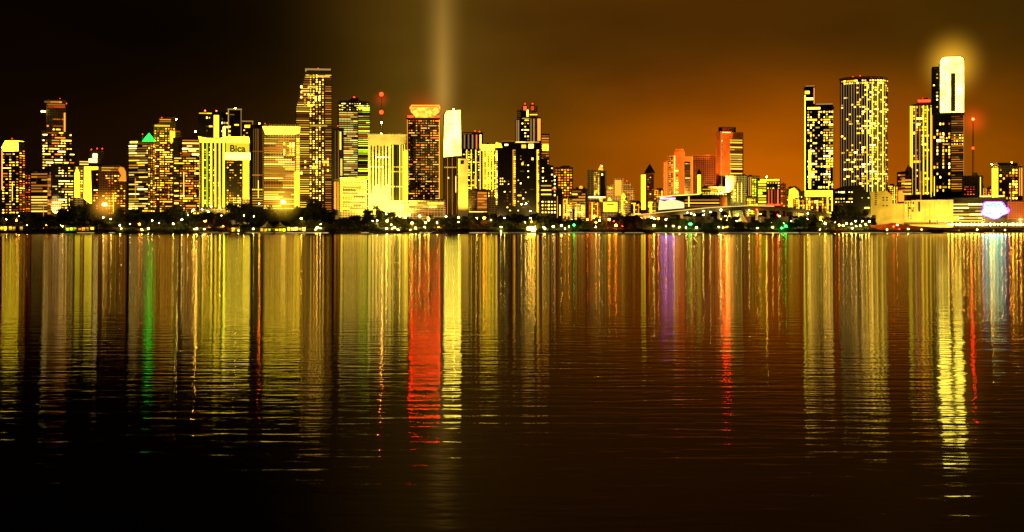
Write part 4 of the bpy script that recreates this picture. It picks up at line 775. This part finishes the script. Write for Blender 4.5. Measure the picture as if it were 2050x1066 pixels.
# ================================================================== LABELS for the repeated small things
def short(t):
    return t
def ordn(i): return ['first', 'second', 'third', 'fourth', 'fifth', 'sixth', 'seventh', 'eighth', 'ninth', 'tenth', 'eleventh', 'twelfth', 'thirteenth', 'fourteenth', 'fifteenth', 'sixteenth', 'seventeenth', 'eighteenth', 'nineteenth', 'twentieth'][i] if i < 20 else '%dth' % (i + 1)
groups = {}
nicks = [(0.5 * (s_.fx0 + s_.fx1), s_.nick) for s_ in ALL]
KW = {'broad': ('broad dark {w}tree', 'tree', 'dark trees along the shore'), 'tall': ('upright dark {w}tree', 'tree', 'dark trees along the shore'), 'palm': ('ragged dark palm', 'palm tree', 'palms along the shore'), 'shrub': ('low dark shrub', 'shrub', 'shrubs on the seawall edge')}
for o_, px, kd, D, y in SMALL:
    near = min(nicks, key=lambda q: abs(q[0] - px))[1]
    row = 'back' if D > 2180 else 'front'
    groups.setdefault((kd, near, row), []).append((px, o_))
for (kd, near, row), L in groups.items():
    L.sort(key=lambda q: q[0])
    for i, (px, o_) in enumerate(L):
        n = len(L)
        if kd.startswith('lamp'): base = CN[kd[4]] + ' ' + ('inland' if row == 'back' else 'shore') + ' lamp'; cat = 'street lamp'; gr = CN[kd[4]] + ' lamps among the shore trees'
        else: base, cat, gr = KW[kd]; base = base.format(w=('tall ' if row == 'back' else 'low ')) if kd != 'palm' else base
        lab = base + (' below the ' + near if n == 1 else ', %s from left of %d below %s' % (ordn(i), n, near))
        if len(lab.split()) > 16: print('LONG', lab)
        tagit(o_, lab, cat, gr)

# ================================================================== GLOW IN THE AIR
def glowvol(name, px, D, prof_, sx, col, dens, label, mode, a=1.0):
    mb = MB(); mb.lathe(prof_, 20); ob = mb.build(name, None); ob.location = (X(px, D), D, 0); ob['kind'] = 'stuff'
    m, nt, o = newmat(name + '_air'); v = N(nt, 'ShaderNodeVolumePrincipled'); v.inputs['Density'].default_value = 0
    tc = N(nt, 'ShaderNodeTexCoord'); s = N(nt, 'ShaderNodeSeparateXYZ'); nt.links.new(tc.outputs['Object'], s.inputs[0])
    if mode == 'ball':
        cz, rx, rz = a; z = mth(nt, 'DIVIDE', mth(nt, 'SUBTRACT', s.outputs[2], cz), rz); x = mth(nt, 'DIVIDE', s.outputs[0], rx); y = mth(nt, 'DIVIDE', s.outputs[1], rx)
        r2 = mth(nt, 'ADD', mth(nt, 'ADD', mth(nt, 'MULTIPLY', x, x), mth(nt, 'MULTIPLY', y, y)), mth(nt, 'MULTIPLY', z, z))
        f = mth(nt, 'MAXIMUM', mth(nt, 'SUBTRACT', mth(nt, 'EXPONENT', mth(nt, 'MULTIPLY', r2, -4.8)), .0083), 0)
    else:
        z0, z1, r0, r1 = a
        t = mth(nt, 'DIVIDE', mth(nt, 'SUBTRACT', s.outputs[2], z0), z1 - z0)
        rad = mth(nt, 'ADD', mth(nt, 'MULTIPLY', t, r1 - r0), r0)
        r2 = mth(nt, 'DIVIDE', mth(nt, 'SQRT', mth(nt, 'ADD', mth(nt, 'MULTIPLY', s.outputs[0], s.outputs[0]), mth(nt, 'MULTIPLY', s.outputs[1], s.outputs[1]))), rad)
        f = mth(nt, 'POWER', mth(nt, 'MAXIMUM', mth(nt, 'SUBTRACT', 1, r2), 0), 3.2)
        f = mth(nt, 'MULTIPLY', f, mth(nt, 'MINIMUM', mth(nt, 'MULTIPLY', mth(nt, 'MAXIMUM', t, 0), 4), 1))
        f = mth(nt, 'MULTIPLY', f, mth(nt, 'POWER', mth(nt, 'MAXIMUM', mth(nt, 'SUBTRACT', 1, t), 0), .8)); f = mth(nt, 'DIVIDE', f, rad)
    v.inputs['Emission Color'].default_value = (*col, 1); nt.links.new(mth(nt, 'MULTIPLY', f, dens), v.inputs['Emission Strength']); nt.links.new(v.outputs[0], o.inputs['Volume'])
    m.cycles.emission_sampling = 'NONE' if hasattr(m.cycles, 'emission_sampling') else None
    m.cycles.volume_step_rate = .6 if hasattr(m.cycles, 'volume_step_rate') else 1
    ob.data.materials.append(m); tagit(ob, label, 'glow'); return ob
D = 2900; u = D / F
z0, z1 = Z(300, D), Z(-150, D)
glowvol('light_beam', 886, D, [(50 * u, z0), (80 * u, z1)], 1, (1, .56, .10), .78, 'tall pale self-lit beam rising into the sky behind the slim pale-topped tower', 'beam', (z0, z1, 50 * u, 80 * u))  # beam is emitted by the volume itself, no lamp at its foot
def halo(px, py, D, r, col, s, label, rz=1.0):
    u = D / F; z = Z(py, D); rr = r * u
    glowvol('halo_glow', px, D, [(max(.01, rr * math.sin(math.pi * i / 10)), z - rr * rz * math.cos(math.pi * i / 10)) for i in range(11)], 1, col, s / rr, label, 'ball', (z, rr, rr * rz))  # halo round a light, put in as an emitting ball that scatters nothing
halo(1906, 130, 2480, 80, (1, .5, .03), 1.15, 'yellow self-lit halo round the top of the glowing crown tower', 1.1)
halo(763, 200, 2366, 24, (1, .03, .01), .35, 'red self-lit halo round the upper lamps of the left mast')
halo(1948, 243, 2431, 44, (1, .07, .01), .6, 'red self-lit halo round the top lamp of the right mast')
halo(850, 222, 2390, 64, (1, .05, .01), .3, 'red self-lit halo round the red rimmed crown')
halo(210, 410, 2187, 40, (1, .42, .03), 1.2, 'orange self-lit halo round the left floodlight mast')
halo(567, 405, 2187, 46, (1, .55, .03), 1.1, 'yellow self-lit halo round the right floodlight mast')

# ================================================================== LAMPS lighting facades and streets
WY = (1, .62, .04)
for px in range(20, 2050, 75):                            # sodium street lighting between the trees and the buildings
    spot(px, 440, 2240, px, 425, 2330, 6.0e4 if px < 1000 else 9e4, (1, .55, .12), 150, 1, 'street_glow')
spot(760, 432, 2258, 758, 330, 2350, 1.1e6, (1, .72, .07), 110)
spot(793, 432, 2258, 795, 330, 2350, 7e5, (1, .72, .07), 110)
spot(927, 436, 2300, 927, 370, 2370, 7e5, WY, 60)
spot(450, 432, 2246, 448, 350, 2320, 8e5, WY, 80)
spot(700, 432, 2244, 700, 390, 2300, 2.4e5, WY, 80)
spot(1362, 385, 2400, 1358, 345, 2500, 9e5, (1, .42, .06), 75)
spot(1445, 385, 2385, 1455, 330, 2480, 1.5e6, (1, .42, .06), 85)
spot(1410, 380, 2495, 1412, 350, 2600, 4.5e5, (1, .42, .08), 85)
spot(1842, 440, 2190, 1846, 424, 2280, 8e4, (1, .78, .14), 90)
spot(1886, 440, 2190, 1886, 424, 2280, 1.5e5, (1, .80, .2), 90)
spot(1765, 445, 2180, 1768, 412, 2300, 1.1e5, (1, .80, .10), 80)
spot(1475, 430, 2290, 1474, 380, 2400, 2.2e5, (.9, .8, .12), 60)
spot(1190, 440, 2270, 1190, 370, 2380, 9e5, WY, 60)
spot(1640, 440, 2260, 1640, 400, 2350, 5e5, WY, 80)
spot(112, 440, 2330, 112, 240, 2480, 3.5e6, (1, .55, .15), 40)
spot(2010, 430, 2292, 2012, 360, 2400, 8e5, (1, .6, .12), 70)
spot(1240, 430, 2380, 1242, 380, 2500, 1.2e6, (1, .55, .1), 60)
spot(628, 430, 2320, 628, 260, 2460, 1.2e6, (1, .6, .15), 60)
spot(563, 430, 2290, 563, 340, 2400, 3e5, (1, .65, .12), 70)
for px in (1780, 1850, 1920, 1990, 2050): spot(px, 462, 2112, px, 456, 2140, 14000, (1, .45, .08), 150, 1, 'quay_lamp')

# ================================================================== SKY
w = bpy.data.worlds.new('World'); sc.world = w; w.use_nodes = True; nt = w.node_tree; nt.nodes.clear()
out = N(nt, 'ShaderNodeOutputWorld'); bg = N(nt, 'ShaderNodeBackground'); nt.links.new(bg.outputs[0], out.inputs[0])
tc = N(nt, 'ShaderNodeTexCoord'); s = N(nt, 'ShaderNodeSeparateXYZ'); nt.links.new(tc.outputs['Generated'], s.inputs[0])
az = mth(nt, 'ARCTAN2', s.outputs[0], s.outputs[1])
hz = mth(nt, 'SQRT', mth(nt, 'ADD', mth(nt, 'MULTIPLY', s.outputs[0], s.outputs[0]), mth(nt, 'MULTIPLY', s.outputs[1], s.outputs[1])))
el = mth(nt, 'DIVIDE', s.outputs[2], mth(nt, 'MAXIMUM', hz, .001))
uu = mth(nt, 'ADD', mth(nt, 'DIVIDE', az, .8), .5)
def lin(c): return tuple(((v / 255) / 12.92 if v / 255 < .04045 else ((v / 255 + .055) / 1.055) ** 2.4) for v in c)
def ramp(stops):
    r = N(nt, 'ShaderNodeValToRGB'); r.color_ramp.interpolation = 'B_SPLINE'; cr = r.color_ramp
    for i, (px, c) in enumerate(stops):
        pos = math.atan((px - CX) / F) / .8 + .5
        e = cr.elements[i] if i < 2 else cr.elements.new(pos)
        e.position = pos; e.color = (*lin(c), 1)
    nt.links.new(uu, r.inputs[0]); return r.outputs[0]
lo = ramp([(0, (18, 7, 0)), (3000, (100, 50, 0)), (300, (32, 15, 0)), (560, (48, 27, 0)), (700, (72, 46, 4)), (800, (102, 71, 8)), (880, (124, 87, 12)), (960, (116, 75, 7)), (1060, (112, 64, 2)), (1200, (138, 70, 0)), (1400, (184, 88, 0)), (1550, (200, 97, 0)), (1700, (186, 90, 0)), (1900, (160, 80, 0)), (2050, (142, 72, 0))])
hi = ramp([(0, (9, 3, 0)), (3000, (50, 32, 2)), (300, (9, 3, 0)), (540, (14, 7, 0)), (660, (42, 26, 4)), (780, (80, 55, 10)), (880, (90, 64, 14)), (980, (84, 54, 9)), (1100, (76, 44, 4)), (1400, (75, 41, 3)), (1700, (72, 41, 3)), (1850, (74, 46, 3)), (2050, (60, 38, 3))])
mrg = N(nt, 'ShaderNodeMapRange', interpolation_type='SMOOTHERSTEP'); mrg.inputs['From Min'].default_value = .015; mrg.inputs['From Max'].default_value = .15; nt.links.new(el, mrg.inputs['Value'])
mx = N(nt, 'ShaderNodeMix', data_type='RGBA'); nt.links.new(mrg.outputs[0], mx.inputs[0]); nt.links.new(lo, mx.inputs[6]); nt.links.new(hi, mx.inputs[7])
up = N(nt, 'ShaderNodeMapRange', interpolation_type='SMOOTHSTEP'); up.inputs['From Min'].default_value = .16; up.inputs['From Max'].default_value = .5; up.inputs['To Min'].default_value = 1; up.inputs['To Max'].default_value = .12; nt.links.new(el, up.inputs['Value'])
cl = N(nt, 'ShaderNodeTexNoise'); cl.inputs['Scale'].default_value = 9; cl.inputs['Detail'].default_value = 5; mpw = N(nt, 'ShaderNodeMapping'); mpw.inputs['Scale'].default_value = (1, 1, 2.6); nt.links.new(tc.outputs['Generated'], mpw.inputs[0]); nt.links.new(mpw.outputs[0], cl.inputs['Vector'])
clr = N(nt, 'ShaderNodeMapRange'); clr.inputs['From Min'].default_value = .3; clr.inputs['From Max'].default_value = .7; clr.inputs['To Min'].default_value = .84; clr.inputs['To Max'].default_value = 1.14; nt.links.new(cl.outputs[0], clr.inputs['Value'])
mxc = N(nt, 'ShaderNodeMix', data_type='RGBA', blend_type='MULTIPLY'); mxc.inputs[0].default_value = 1; nt.links.new(mx.outputs[2], mxc.inputs[6]); nt.links.new(clr.outputs[0], mxc.inputs[7]); nt.links.new(mxc.outputs[2], bg.inputs[0]); nt.links.new(up.outputs[0], bg.inputs[1])
w.cycles.sampling_method = 'NONE' if hasattr(w, 'cycles') else None

# ================================================================== CAMERA
cd = bpy.data.cameras.new('camera'); co = bpy.data.objects.new('camera', cd); C.objects.link(co); sc.camera = co
co.location = (0, 0, H); co.rotation_euler = (math.pi / 2, 0, 0); cd.sensor_width = 36; cd.lens = 36 * F / 2050; cd.shift_y = (HY - 533) / 2050; cd.clip_start = .5; cd.clip_end = 60000
